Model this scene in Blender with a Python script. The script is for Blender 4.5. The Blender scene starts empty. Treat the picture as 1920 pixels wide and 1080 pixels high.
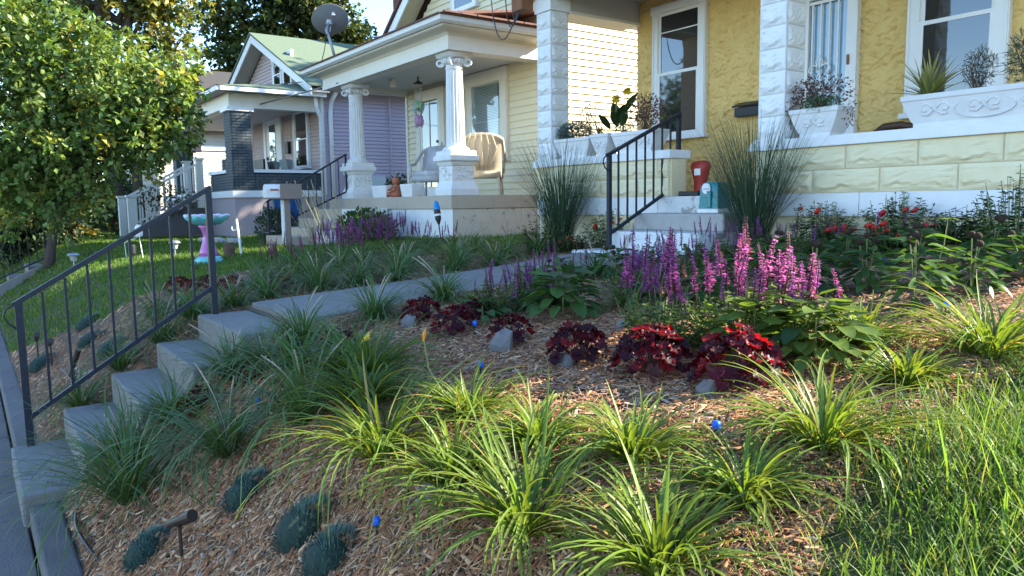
import bpy, math, random
import numpy as np
from mathutils import Matrix, Vector, Euler

scene = bpy.context.scene
C = scene.collection
rnd = random.Random(7)
RNG = np.random.default_rng(11)
PI = math.pi

# ------------------------------------------------------------------ camera
# world frame: origin at the photographer's eye, X along the street, Y from the street towards the houses, Z up
def look_matrix(yaw, pitch, roll):
    cy, sy, cp, sp = math.cos(yaw), math.sin(yaw), math.cos(pitch), math.sin(pitch)
    fw = Vector((-sy*cp, cy*cp, -sp)); rt = Vector((cy, sy, 0)); dn = fw.cross(rt)
    r2 = rt*math.cos(roll)+dn*math.sin(roll); d2 = -rt*math.sin(roll)+dn*math.cos(roll)
    m = Matrix.Identity(4)
    for i in range(3):
        m[i][0], m[i][1], m[i][2] = r2[i], -d2[i], -fw[i]
    return m
cam_d = bpy.data.cameras.new('camera'); cam = bpy.data.objects.new('camera', cam_d); C.objects.link(cam)
cam.matrix_world = look_matrix(math.radians(54.18), math.radians(6.385), math.radians(0.8365))
cam_d.sensor_width = 36; cam_d.lens = 36*1418.5/1920; cam_d.clip_start = .05; cam_d.clip_end = 2000
scene.camera = cam

# ------------------------------------------------------------------ sky and sun
SUN_AZ, SUN_EL = math.radians(60), math.radians(30)      # azimuth measured from +X towards +Y
world = bpy.data.worlds.new('World'); scene.world = world; world.use_nodes = True
wn = world.node_tree.nodes; wl = world.node_tree.links
bg = wn['Background']; sky = wn.new('ShaderNodeTexSky'); sky.sky_type = 'NISHITA'; sky.sun_disc = False
sky.sun_elevation = SUN_EL; sky.sun_rotation = math.radians(90)-SUN_AZ
sky.air_density = 1.0; sky.dust_density = 0.0; sky.ozone_density = 2.2; sky.altitude = 900
hsv = wn.new('ShaderNodeHueSaturation'); hsv.inputs['Saturation'].default_value = 1.06; hsv.inputs['Value'].default_value = .95
wl.new(sky.outputs[0], hsv.inputs['Color']); wl.new(hsv.outputs[0], bg.inputs[0]); bg.inputs[1].default_value = .15
sun_d = bpy.data.lights.new('sun', 'SUN'); sun = bpy.data.objects.new('sun', sun_d); C.objects.link(sun)
sun_d.energy = 5.0; sun_d.angle = math.radians(.55); sun_d.color = (1, .91, .74)
sv = Vector((math.cos(SUN_AZ)*math.cos(SUN_EL), math.sin(SUN_AZ)*math.cos(SUN_EL), math.sin(SUN_EL)))
sun.rotation_euler = sv.to_track_quat('Z', 'Y').to_euler(); sun.location = (10, 30, 30)
scene.view_settings.view_transform = 'Standard'; scene.view_settings.look = 'None'
scene.view_settings.exposure = 2.15; scene.view_settings.gamma = 1
scene.view_settings.use_curve_mapping = False
scene.render.engine = 'CYCLES'
scene.cycles.use_denoising = True; scene.cycles.max_bounces = 8; scene.cycles.transparent_max_bounces = 12
scene.cycles.sample_clamp_indirect = 6

# ------------------------------------------------------------------ materials
MATS = {}
def mat(name, col, rough=.65, col2=None, nscale=6, nmix=.5, bump=0, bscale=40, transl=0, tcol=None, metal=0, spec=.4,
        attr=False, stretch=None, rand=0, alpha=1.0, trans=0, vor=False, detail=5, mark=None, coat=0):
    """procedural surface: base colour broken up by noise in world space, optional relief, optional light let through"""
    if name in MATS: return MATS[name]
    m = bpy.data.materials.new(name); m.use_nodes = True; MATS[name] = m
    nt = m.node_tree; N, L = nt.nodes, nt.links
    b = N['Principled BSDF']; out = N['Material Output']
    b.inputs['Roughness'].default_value = rough; b.inputs['Metallic'].default_value = metal
    b.inputs['Specular IOR Level'].default_value = spec
    if coat: b.inputs['Coat Weight'].default_value = coat
    geo = N.new('ShaderNodeNewGeometry'); pos = geo.outputs['Position']
    if stretch:
        mp = N.new('ShaderNodeMapping'); mp.inputs['Scale'].default_value = stretch; L.new(pos, mp.inputs[0]); pos = mp.outputs[0]
    c = None
    if attr:
        a = N.new('ShaderNodeAttribute'); a.attribute_name = 'Col'; c = a.outputs['Color']
    else:
        rg = N.new('ShaderNodeRGB'); rg.outputs[0].default_value = (*col, 1); c = rg.outputs[0]
    if col2 is not None:
        nz = N.new('ShaderNodeTexNoise'); nz.inputs['Scale'].default_value = nscale; nz.inputs['Detail'].default_value = detail
        nz.inputs['Roughness'].default_value = .65; L.new(pos, nz.inputs['Vector'])
        rp = N.new('ShaderNodeValToRGB'); rp.color_ramp.elements[0].position = .5-.5*(1-nmix)+.0; rp.color_ramp.elements[1].position = .5+.5*(1-nmix)
        L.new(nz.outputs['Fac'], rp.inputs[0])
        mx = N.new('ShaderNodeMixRGB'); L.new(rp.outputs[0], mx.inputs[0]); L.new(c, mx.inputs[1]); mx.inputs[2].default_value = (*col2, 1)
        c = mx.outputs[0]
    if mark:      # second, patchy layer of wear: (colour, scale, threshold)
        nz = N.new('ShaderNodeTexNoise'); nz.inputs['Scale'].default_value = mark[1]; nz.inputs['Detail'].default_value = 8
        nz.inputs['Roughness'].default_value = .7; L.new(pos, nz.inputs['Vector'])
        rp = N.new('ShaderNodeValToRGB'); rp.color_ramp.elements[0].position = mark[2]; rp.color_ramp.elements[1].position = mark[2]+.04
        L.new(nz.outputs['Fac'], rp.inputs[0])
        mx = N.new('ShaderNodeMixRGB'); L.new(rp.outputs[0], mx.inputs[0]); L.new(c, mx.inputs[1]); mx.inputs[2].default_value = (*mark[0], 1)
        c = mx.outputs[0]
    if rand:
        oi = N.new('ShaderNodeObjectInfo'); mr = N.new('ShaderNodeMapRange'); mr.inputs[3].default_value = 1-rand; mr.inputs[4].default_value = 1+rand
        L.new(oi.outputs['Random'], mr.inputs[0]); hs = N.new('ShaderNodeHueSaturation'); L.new(mr.outputs[0], hs.inputs['Value']); L.new(c, hs.inputs['Color'])
        c = hs.outputs[0]
    L.new(c, b.inputs['Base Color'])
    if bump:
        if vor:
            tx = N.new('ShaderNodeTexVoronoi'); tx.inputs['Scale'].default_value = bscale; h = tx.outputs['Distance']
        else:
            tx = N.new('ShaderNodeTexNoise'); tx.inputs['Scale'].default_value = bscale; tx.inputs['Detail'].default_value = 6; h = tx.outputs['Fac']
        L.new(pos, tx.inputs['Vector'])
        bp = N.new('ShaderNodeBump'); bp.inputs['Strength'].default_value = bump; bp.inputs['Distance'].default_value = .02
        L.new(h, bp.inputs['Height']); L.new(bp.outputs[0], b.inputs['Normal'])
    if trans:
        b.inputs['Transmission Weight'].default_value = trans; b.inputs['IOR'].default_value = 1.45
    if transl:
        t = N.new('ShaderNodeBsdfTranslucent'); ms = N.new('ShaderNodeMixShader'); ms.inputs[0].default_value = transl
        if tcol:
            mu = N.new('ShaderNodeMixRGB'); mu.blend_type = 'MULTIPLY'; mu.inputs[0].default_value = 1; L.new(c, mu.inputs[1]); mu.inputs[2].default_value = (*tcol, 1)
            L.new(mu.outputs[0], t.inputs[0])
        else: L.new(c, t.inputs[0])
        L.new(b.outputs[0], ms.inputs[1]); L.new(t.outputs[0], ms.inputs[2]); L.new(ms.outputs[0], out.inputs[0])
    return m

# ------------------------------------------------------------------ mesh helpers
class MB:
    def __init__(s): s.v = []; s.f = []
    def add(s, verts, faces):
        o = len(s.v); s.v += [tuple(p) for p in verts]; s.f += [tuple(i+o for i in f) for f in faces]; return s
    def box(s, x0, x1, y0, y1, z0, z1):
        return s.add([(x0,y0,z0),(x1,y0,z0),(x1,y1,z0),(x0,y1,z0),(x0,y0,z1),(x1,y0,z1),(x1,y1,z1),(x0,y1,z1)],
                     [(0,3,2,1),(4,5,6,7),(0,1,5,4),(1,2,6,5),(2,3,7,6),(3,0,4,7)])
    def bar(s, a, b, w, h=None, up=(0,0,1)):
        a, b = Vector(a), Vector(b); h = h or w; d = (b-a).normalized(); u = Vector(up)
        if abs(d.dot(u)) > .98: u = Vector((0,1,0))
        r = d.cross(u).normalized(); u = r.cross(d)
        vs = []
        for p in (a, b):
            for sx, sz in ((-1,-1),(1,-1),(1,1),(-1,1)): vs.append(p+r*(sx*w/2)+u*(sz*h/2))
        return s.add(vs, [(3,2,1,0),(4,5,6,7),(0,1,5,4),(1,2,6,5),(2,3,7,6),(3,0,4,7)])
    def prism(s, poly, y0, y1, axis='y'):
        """poly of (u,v); axis y: (x,z) swept along y; axis x: (y,z) swept along x; axis z: (x,y) swept along z"""
        n = len(poly)
        f = {'y': lambda u,v,t: (u,t,v), 'x': lambda u,v,t: (t,u,v), 'z': lambda u,v,t: (u,v,t)}[axis]
        vs = [f(u,v,y0) for u,v in poly]+[f(u,v,y1) for u,v in poly]
        return s.add(vs, [tuple(range(n))[::-1], tuple(range(n,2*n))]+[(i,(i+1)%n,n+(i+1)%n,n+i) for i in range(n)])
    def tube(s, pts, rad, n=8, cap=True):
        pts = [Vector(p) for p in pts]; k = len(pts); rad = rad if hasattr(rad,'__len__') else [rad]*k
        o = len(s.v); vs = []; prev = None
        for i, p in enumerate(pts):
            d = (pts[min(i+1,k-1)]-pts[max(i-1,0)])
            d = d.normalized() if d.length > 1e-9 else Vector((0,0,1))
            if prev is None:
                u = Vector((0,0,1)) if abs(d.z) < .9 else Vector((1,0,0)); r = d.cross(u).normalized()
            else:
                r = prev-d*prev.dot(d); r = r.normalized() if r.length > 1e-6 else d.orthogonal().normalized()
            prev = r; q = d.cross(r)
            for j in range(n):
                a = 2*PI*j/n; vs.append(p+(r*math.cos(a)+q*math.sin(a))*rad[i])
        fs = [(i*n+j, i*n+(j+1)%n, (i+1)*n+(j+1)%n, (i+1)*n+j) for i in range(k-1) for j in range(n)]
        if cap: fs += [tuple(range(n))[::-1], tuple((k-1)*n+j for j in range(n))]
        return s.add(vs, fs)
    def lathe(s, prof, n=20, c=(0,0,0), mod=None, sq=None):
        """prof: (radius, z) pairs; mod(angle, i) scales the radius; sq: square section instead of round"""
        vs = []; k = len(prof)
        for i, (r, z) in enumerate(prof):
            for j in range(n):
                a = 2*PI*(j+.5*(sq is not None))/n; q = r*(mod(a, i) if mod else 1)
                vs.append((c[0]+q*math.cos(a), c[1]+q*math.sin(a), c[2]+z))
        fs = [(i*n+j, i*n+(j+1)%n, (i+1)*n+(j+1)%n, (i+1)*n+j) for i in range(k-1) for j in range(n)]
        fs += [tuple(range(n))[::-1], tuple((k-1)*n+j for j in range(n))]
        return s.add(vs, fs)
    def sqstack(s, prof, c=(0,0,0)):
        """stacked square sections: (half width x, half width y, z)"""
        vs = []
        for hx, hy, z in prof:
            vs += [(c[0]-hx,c[1]-hy,c[2]+z),(c[0]+hx,c[1]-hy,c[2]+z),(c[0]+hx,c[1]+hy,c[2]+z),(c[0]-hx,c[1]+hy,c[2]+z)]
        k = len(prof); fs = [(i*4+j, i*4+(j+1)%4, (i+1)*4+(j+1)%4, (i+1)*4+j) for i in range(k-1) for j in range(4)]
        fs += [(3,2,1,0), tuple((k-1)*4+j for j in range(4))]
        return s.add(vs, fs)
    def move(s, dx, dy, dz):
        s.v = [(x+dx,y+dy,z+dz) for x,y,z in s.v]; return s
    def mesh(s, name, m, smooth=False):
        me = bpy.data.meshes.new(name); me.from_pydata(s.v, [], s.f); me.update()
        if m: me.materials.append(m)
        if smooth: me.polygons.foreach_set('use_smooth', [True]*len(me.polygons))
        return me
    def build(s, name, m, parent=None, smooth=False, kind=None, bevel=0):
        return link(name, s.mesh(name, m, smooth), parent, kind, bevel)

def link(name, me, parent=None, kind=None, bevel=0):
    o = bpy.data.objects.new(name, me); C.objects.link(o)
    if parent is not None:
        o.parent = parent; o.matrix_parent_inverse = Matrix.Translation(-Vector(PW.get(parent.name, (0,0,0))))
    if kind: o['kind'] = kind
    if bevel:
        b = o.modifiers.new('bevel', 'BEVEL'); b.width = bevel; b.segments = 2; b.limit_method = 'ANGLE'; b.angle_limit = .7
    return o
PW = {}
def thing(name, label, cat, loc=(0,0,0), group=None, kind=None):
    """an Empty at the thing's base; meshes of its parts are written in world coordinates"""
    o = bpy.data.objects.new(name, None); C.objects.link(o); o.location = loc; o.empty_display_size = .1
    o['label'] = label; o['category'] = cat
    if group: o['group'] = group
    if kind: o['kind'] = kind
    PW[o.name] = tuple(loc)
    return o
def tag(o, label, cat, group=None, kind=None):
    o['label'] = label; o['category'] = cat
    if group: o['group'] = group
    if kind: o['kind'] = kind
    return o
def local(name, me, parent, loc=(0,0,0), rot=(0,0,0), sc=1):
    """a part placed in its parent's own frame (mesh data may be shared)"""
    o = bpy.data.objects.new(name, me); C.objects.link(o); o.parent = parent
    o.location = loc; o.rotation_euler = rot; o.scale = (sc,)*3 if not hasattr(sc,'__len__') else sc
    return o
def bx(name, m, parent, *a, bevel=0, kind=None):
    return MB().box(*a).build(name, m, parent, bevel=bevel, kind=kind)

def npmesh(name, V, F, m, col=None, smooth=False):
    """V (n,3), F (k,3|4) uniform; col (n,3) vertex colours"""
    me = bpy.data.meshes.new(name); n = len(V); k, w = F.shape
    me.vertices.add(n); me.vertices.foreach_set('co', np.ascontiguousarray(V, dtype=np.float32).ravel())
    me.loops.add(k*w); me.loops.foreach_set('vertex_index', np.ascontiguousarray(F, dtype=np.int32).ravel())
    me.polygons.add(k); me.polygons.foreach_set('loop_start', np.arange(0, k*w, w, dtype=np.int32))
    if smooth: me.polygons.foreach_set('use_smooth', np.ones(k, dtype=bool))
    me.update(calc_edges=True)
    if col is not None:
        a = me.color_attributes.new('Col', 'FLOAT_COLOR', 'POINT')
        a.data.foreach_set('color', np.hstack([col, np.ones((n,1))]).astype(np.float32).ravel())
    if m: me.materials.append(m)
    return me

def jit(base, n, amt=.2, rng=RNG):
    """n colours around base: brightness and hue both wander"""
    b = np.array(base)[None,:]*(1+rng.normal(0, amt, (n,1)))*(1+rng.normal(0, amt*.35, (n,3)))
    return np.clip(b, .002, 1)

def blades(P, az, length, width, lean, arch, segs, cols, tipcol=None, twist=0, fold=0):
    """arching grass-like blades. P base points, az heading, lean start angle from vertical, arch how far the angle grows to the tip"""
    n = len(P); t = np.linspace(0, 1, segs+1)
    ang = lean[:,None]+arch[:,None]*t[None,:]**1.3
    ds = (length/segs)[:,None]
    am = (ang[:,1:]+ang[:,:-1])/2
    h = np.concatenate([np.zeros((n,1)), np.cumsum(np.sin(am)*ds, 1)], 1); z = np.concatenate([np.zeros((n,1)), np.cumsum(np.cos(am)*ds, 1)], 1)
    tw = az[:,None]+twist*t[None,:]*np.sign(np.sin(az*7.3))[:,None]
    ctr = np.stack([P[:,0:1]+h*np.cos(tw), P[:,1:2]+h*np.sin(tw), P[:,2:3]+z], -1)
    wd = width[:,None]*np.clip(np.minimum(.65+t*1.2, (1-t)**.6*1.5), .0, 1)[None,:]*.5
    side = np.stack([-np.sin(az), np.cos(az), np.zeros(n)], -1)[:,None,:]
    if fold:
        dn = np.array([0,0,-1.])[None,None,:]*wd[...,None]*fold
        rings = np.stack([ctr-side*wd[...,None]-dn, ctr, ctr+side*wd[...,None]-dn], 2); w = 3
    else:
        rings = np.stack([ctr-side*wd[...,None], ctr+side*wd[...,None]], 2); w = 2
    V = rings.reshape(-1, 3)
    base = (np.arange(n)*(segs+1)*w)[:,None,None]; r = (np.arange(segs)*w)[None,:,None]; q = np.arange(w-1)[None,None,:]
    a = base+r+q; F = np.stack([a, a+1, a+w+1, a+w], -1).reshape(-1, 4)
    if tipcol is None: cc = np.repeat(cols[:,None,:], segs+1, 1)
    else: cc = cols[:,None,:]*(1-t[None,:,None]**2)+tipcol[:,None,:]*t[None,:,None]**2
    cc = np.repeat(cc[:,:,None,:], w, 2).reshape(-1, 3)
    return V, F, cc

def leaves(P, D, Nn, length, width, cols, fold=.18):
    """pointed-oval leaves of two faces: P base, D direction, Nn rough normal"""
    D = D/np.linalg.norm(D, axis=1, keepdims=True); S = np.cross(D, Nn); S /= np.linalg.norm(S, axis=1, keepdims=True)+1e-9
    U = np.cross(S, D); L = length[:,None]; W = width[:,None]
    mid = P+D*L*.45+U*W*fold; tip = P+D*L-U*L*.08
    V = np.stack([P, mid+S*W*.5, tip, mid-S*W*.5], 1)
    n = len(P); i = np.arange(n)[:,None]*4
    F = np.concatenate([np.hstack([i, i+1, i+2]), np.hstack([i, i+2, i+3])], 0)
    return V.reshape(-1,3), F, np.repeat(cols, 4, 0)

def cat_mesh(parts):
    V = []; F = []; Cc = []; o = 0
    for v, f, c in parts:
        if f.shape[1] == 4: f = np.concatenate([f[:,[0,1,2]], f[:,[0,2,3]]], 0)
        V.append(v); F.append(f+o); Cc.append(c); o += len(v)
    return np.concatenate(V), np.concatenate(F), np.concatenate(Cc)

def rand_dirs(n, rng=RNG):
    d = rng.normal(0, 1, (n,3)); return d/np.linalg.norm(d, axis=1, keepdims=True)

# ------------------------------------------------------------------ lie of the land
GY = [-60, .14, .31, .50, 1.35, 2.0, 2.8, 6.2, 12, 80]; GZ = [-1.70, -1.70, -1.60, -1.45, -.86, -.73, -.66, -.40, -.36, .2]
GX = [-60, -30, -20, -13, -10, -7.3, -5.8, -2.3, 0, 3, 30]; GA = [-.7, -.50, -.32, -.18, -.13, -.10, -.08, .10, .15, .18, .3]
def ground(x, y):
    x = np.asarray(x, float); y = np.asarray(y, float)
    w = np.clip((y-1.2)/4.6, 0, 1); w = w*w*(3-2*w)
    return np.interp(y, GY, GZ)+np.interp(x, GX, GA)*w
def gz(x, y): return float(ground(x, y))
# ------------------------------------------------------------------ shared house materials
white = mat('white_paint', (.80,.80,.79), .45, (.70,.70,.68), 9, .3, bump=.05, bscale=60)
white_worn = mat('worn_white_paint', (.80,.80,.79), .55, (.66,.65,.62), 5, .3, bump=.12, bscale=30, mark=((.50,.46,.40), 7, .66))
trim = mat('window_trim', (.78,.77,.74), .4, (.70,.69,.66), 3, .3)
cream = mat('cream_siding', (.74,.66,.45), .5, (.68,.60,.40), 2.2, .3, bump=.06, bscale=90)
cream_trim = mat('cream_trim', (.76,.71,.60), .5, (.68,.62,.51), 4, .35, bump=.05, bscale=40, mark=((.42,.36,.28), 11, .70))
yellow = mat('yellow_stucco', (.74,.52,.19), .75, (.66,.44,.15), 5, .35, bump=.25, bscale=110)
block_paint = mat('cream_block_paint', (.80,.71,.47), .65, (.73,.61,.36), 6, .4, bump=.15, bscale=70)
dark_glass = mat('window_glass', (.015,.018,.02), .03, spec=.9, coat=.6)
curtain = mat('curtain_cloth', (.45,.45,.45), .9, (.30,.30,.31), 5, .2, stretch=(14,14,.6))
blind = mat('blind_slat', (.62,.64,.62), .5)
black_iron = mat('painted_iron', (.010,.013,.022), .5, (.02,.022,.03), 20, .4, spec=.3, bump=.08, bscale=80)
concrete = mat('aged_concrete', (.23,.22,.20), .85, (.16,.15,.14), 7, .4, bump=.3, bscale=90, mark=((.11,.10,.095), 3.5, .62))
concrete_white = mat('peeling_painted_concrete', (.70,.70,.69), .75, (.58,.57,.55), 6, .4, bump=.25, bscale=60, mark=((.33,.31,.28), 5, .55))
concrete_worn = mat('worn_grey_concrete', (.42,.40,.37), .8, (.30,.29,.27), 5, .4, bump=.3, bscale=60, mark=((.62,.62,.61), 4, .62))
tan_slab = mat('tan_painted_slab', (.48,.41,.32), .7, (.42,.36,.28), 6, .3, bump=.1, bscale=50)
cement_plant = mat('cast_stone', (.74,.73,.71), .6, (.62,.61,.59), 8, .35, bump=.15, bscale=60)
shingle_red = mat('rust_shingle', (.20,.10,.075), .9, (.11,.06,.05), 20, .3, bump=.4, bscale=90)
shingle_green = mat('green_shingle', (.125,.165,.105), .9, (.08,.115,.075), 16, .3, bump=.4, bscale=60)
shingle_dark = mat('dark_shingle', (.06,.055,.055), .9, (.035,.033,.033), 20, .3, bump=.4, bscale=80)
soffit = mat('soffit_paint', (.50,.46,.42), .6, (.44,.41,.37), 3, .3)
purple = mat('lavender_siding', (.46,.39,.45), .55, (.41,.345,.40), 2, .3)
purple_front = mat('pinkish_siding', (.50,.39,.36), .55, (.44,.34,.31), 2, .3)
grey_brick = mat('painted_grey_brick', (.075,.095,.105), .7, (.05,.065,.07), 10, .35, bump=.2, bscale=80, rand=.1)
red_brick = mat('chimney_brick', (.17,.055,.045), .85, (.10,.035,.03), 12, .4, rand=.25)
rust = mat('rust_metal', (.30,.13,.06), .8, (.16,.07,.04), 9, .4)
grey_metal = mat('grey_metal', (.30,.31,.32), .45, metal=.6)
black_plastic = mat('black_plastic', (.018,.018,.02), .45)

def rock_heights(nx, nz, amp, seed):
    """split-stone face: swelling towards a jagged ledge low on the block, small chips everywhere"""
    r = np.random.default_rng(seed); u = np.linspace(0,1,nx+1)[None,:]; w = np.linspace(0,1,nz+1)[:,None]
    e = np.clip(np.minimum(np.minimum(u,1-u)*nx/2.2, np.minimum(w,1-w)*nz/1.8),0,1)
    led = .30+.07*np.sin(u*5.1+seed)+.05*np.sin(u*13+2*seed)+.035*np.sin(u*37+seed)
    h = .35+.5*np.clip((1-w)/(1-led),0,1)**1.4-(.55+.25*np.sin(u*9+seed))*np.clip((led-w)/.12,0,1)
    for k in range(14):
        a = r.normal(.1,.35); c, s = math.cos(a), math.sin(a); x0, z0 = r.uniform(.05,.95), r.uniform(.05,.9)
        d = (u-x0)*c*1.8+(w-z0)*s*.6; q = -(u-x0)*s*1.8+(w-z0)*c
        h = h+r.uniform(-.35,.4)*np.exp(-(d/.22)**2)*np.clip(1-np.abs(q)/.10,0,1)
    return amp*e*np.clip(h,.02,1.4)
def rock_block_mesh(name, w, h, d, sides, nx, nz, amp, m, seed):
    """block with its corner at the origin (x 0..w, y 0..d, z 0..h); rock face on the listed sides: f (towards -y), r (towards +x)"""
    b = MB(); b.box(0,w,0,d,0,h)
    def face(fn, n1, n2, H):
        vs = [fn(i/n1, k/n2, H[k,i]) for k in range(n2+1) for i in range(n1+1)]
        b.add(vs, [(k*(n1+1)+i, k*(n1+1)+i+1, (k+1)*(n1+1)+i+1, (k+1)*(n1+1)+i) for k in range(n2) for i in range(n1)])
    g = .006
    if 'f' in sides: face(lambda u,v,q: (g+u*(w-2*g), -.004-q, g+v*(h-2*g)), nx, nz, rock_heights(nx,nz,amp,seed))
    if 'r' in sides:
        ny = max(4, int(nx*d/w)); face(lambda u,v,q: (w+.004+q, g+u*(d-2*g), g+v*(h-2*g)), ny, nz, rock_heights(ny,nz,amp,seed+5))
    return b.mesh(name, m)

def siding_front(parent, Y, x0f, x1f, z0, z1, expo, m, name='board', joined=False):
    """lap boards on a wall that faces the street; x0f/x1f give the ends at height z"""
    z = z0; J = MB()
    while z < z1-.01:
        t = min(z+expo, z1); a, b = x0f(z+expo/2), x1f(z+expo/2)
        if b-a > .05:
            q = J if joined else MB()
            q.prism([(Y+.004,z),(Y-.030,z),(Y-.026,z+.012),(Y-.004,t+.008),(Y+.004,t+.008)], a, b, 'x')
            if not joined: q.build(name, m, parent)
        z += expo
    if joined: return J.build(name, m, parent, kind='stuff')
def siding_side(parent, X, y0, y1, z0, z1, expo, m, name='board', joined=False, sgn=1):
    z = z0; J = MB()
    while z < z1-.01:
        t = min(z+expo, z1); q = J if joined else MB()
        q.prism([(X-.004*sgn,z),(X+.030*sgn,z),(X+.026*sgn,z+.012),(X+.004*sgn,t+.008),(X-.004*sgn,t+.008)], y0, y1, 'y')
        if not joined: q.build(name, m, parent)
        z += expo
    if joined: return J.build(name, m, parent, kind='stuff')

def window_front(parent, x0, x1, z0, z1, Y, cas=.1, mid=None, frame=trim, glass=dark_glass, head=0, screen=True, name='window'):
    """double-hung window proud of a wall at Y facing the street; casing outer edge x0..x1, z0..z1"""
    w = MB(); p = .055
    w.box(x0,x0+cas,Y-p,Y+.02,z0+.05,z1-cas-head); w.box(x1-cas,x1,Y-p,Y+.02,z0+.05,z1-cas-head)
    w.box(x0-.02,x1+.02,Y-p-.01,Y+.02,z1-cas-head,z1)
    w.box(x0+.012,x0+.03,Y-p-.012,Y-p+.004,z0+.06,z1-cas-head-.01); w.box(x1-.03,x1-.012,Y-p-.012,Y-p+.004,z0+.06,z1-cas-head-.01)
    wo = w.build(name, frame, parent)
    MB().box(x0-.03,x1+.03,Y-p-.04,Y+.02,z0,z0+.05).build('sill', frame, wo, bevel=.004)
    a, b, c, d = x0+cas, x1-cas, z0+.05, z1-cas-head; mid = mid or (c+d)/2; s = .04
    for lo, hi, off, nm in ((mid-.03, d, .012, 'upper_sash'), (c, mid+.03, .034, 'lower_sash')):
        q = MB(); y0 = Y-off-.02; y1 = Y-off
        q.box(a,a+s,y0,y1,lo,hi); q.box(b-s,b,y0,y1,lo,hi); q.box(a+s,b-s,y0,y1,lo,lo+.055); q.box(a+s,b-s,y0,y1,hi-s,hi)
        q.build(nm, frame, wo)
        MB().box(a+s,b-s,Y-off-.012,Y-off-.006,lo+.055,hi-s).build('pane', glass, wo)
    return wo

# ================================================================== YELLOW HOUSE
YH = thing('yellow_house', 'yellow stucco house with white rock-faced porch columns and white window frames', 'house', (-4.7,6.2,-.45))
# front wall in rough trowelled stucco: real relief
def stucco_wall(x0, x1, z0, z1, Y, m, parent, res=.0125, strokes=11500):
    nx, nz = int((x1-x0)/res), int((z1-z0)/res); H = np.zeros((nz+1,nx+1)); r = np.random.default_rng(3)
    for _ in range(strokes):
        cx, cz = r.uniform(0,nx), r.uniform(0,nz); a = r.normal(.2,.9); ln = r.uniform(1.6,4.2); wd = r.uniform(.55,.95); am = r.uniform(-.7,1.3)
        k = int(ln*2)+2; i0,i1 = max(0,int(cx-k)),min(nx+1,int(cx+k)); j0,j1 = max(0,int(cz-k)),min(nz+1,int(cz+k))
        if i1<=i0 or j1<=j0: continue
        u = np.arange(i0,i1)[None,:]-cx; v = np.arange(j0,j1)[:,None]-cz
        d = u*math.cos(a)+v*math.sin(a); q = -u*math.sin(a)+v*math.cos(a)+.03*d*d
        g = np.exp(-(d/ln)**2)*(np.exp(-(q/wd)**2)-.75*np.exp(-((q+1.5*wd)/wd)**2))
        H[j0:j1,i0:i1] = np.maximum(np.minimum(H[j0:j1,i0:i1]+am*g, 1.4), -1.2)
    xs = np.linspace(x0,x1,nx+1); zs = np.linspace(z0,z1,nz+1); Xg, Zg = np.meshgrid(xs,zs)
    V = np.stack([Xg, Y-.014-.024*H, Zg], -1).reshape(-1,3); i = np.arange(nx)[None,:]; k = np.arange(nz)[:,None]*(nx+1)
    F = np.stack([k+i, k+i+1, k+i+nx+2, k+i+nx+1], -1).reshape(-1,4)
    return link('front_wall', npmesh('front_wall', V, F, m), parent)
stucco_wall(-7.68, -2.2, .0, 2.75, 7.75, yellow, YH)
bx('house_body', yellow, YH, -7.66,0.18,7.78,16.8,-.9,3.4)
YX0, YX1 = -7.68, 0.20  # right end is out of view, placed to set the eave's shadow edge
# main gable roof
rf = MB(); rx = (YX0+YX1)/2
for s, e in ((-1,YX0-.35),(1,YX1+.35)):
    rf.prism([(rx,5.75),(e,3.15),(e,3.27),(rx,5.90)], 7.35, 17.1, 'y')
rf.build('roof', shingle_dark, YH)
MB().prism([(YX0,3.35),(YX1,3.35),(rx,5.72)], 7.76, 16.7, 'y').build('gable_wall', cream, YH)
# porch floor and painted band
bx('porch_floor', concrete_white, YH, -7.92,0.20,6.19,7.74,-.6,.046)
FB = MB(); pw = [-7.92,-6.9,-5.8]
for a, b in ((-7.93,-6.72),(-6.715,-5.80)): bx('band_block', white, YH, a,b,6.155,6.20,-.153,.049, bevel=.004)
for a, b in ((-4.62,-3.50),(-3.495,-2.34),(-2.335,0.21)): bx('band_block', white, YH, a,b,6.155,6.20,-.153,.049, bevel=.004)
bx('foundation', block_paint, YH, -7.9,-5.8,6.185,6.25,-.75,-.155); bx('foundation', block_paint, YH, -4.62,0.19,6.185,6.25,-.75,-.155)
# low porch walls of rock-faced blocks
def porch_wall(x0, x1, name):
    base = bx(name, block_paint, YH, x0+.01,x1-.01,6.19,6.40,.05,.455)
    bw = .61; mes = [rock_block_mesh('rock_block', bw, .2, .03, 'f', 34, 14, .023, block_paint, k_) for k_ in (4,12,27)]
    endm = rock_block_mesh('rock_block', .3, .2, .24, 'fr', 9, 7, .022, block_paint, 4)
    for row in range(2):
        x = x0+(.0 if row else .305)-.0; z = .051+row*.2025
        if not row:
            o = bpy.data.objects.new('block', rock_block_mesh('rock_block', .303, .2, .03, 'f', 18, 14, .028, block_paint, 9)); C.objects.link(o); o.parent = base
            o.matrix_parent_inverse = Matrix.Identity(4); o.location = (x0, 6.163, z)
        while x < x1-.02:
            w = min(bw, x1-x)
            o = bpy.data.objects.new('block', mes[int(x*7+row*2)%3]); C.objects.link(o); o.parent = base; o.location = (x, 6.163, z); o.scale = (w/bw*.996, 1, 1); x += bw
    return base
porch_wall(-7.62, -5.64, 'porch_wall'); porch_wall(-4.24, 0.20, 'porch_wall')
# returns of the left wall beside the steps
bx('wall_end', block_paint, YH, -5.64,-5.62,6.185,6.41,.05,.455)
for a, b in ((-7.63,-5.60),(-4.245,0.21)):
    bx('ledge', white, YH, a,b,6.125,6.46,.455,.545, bevel=.006)
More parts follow.
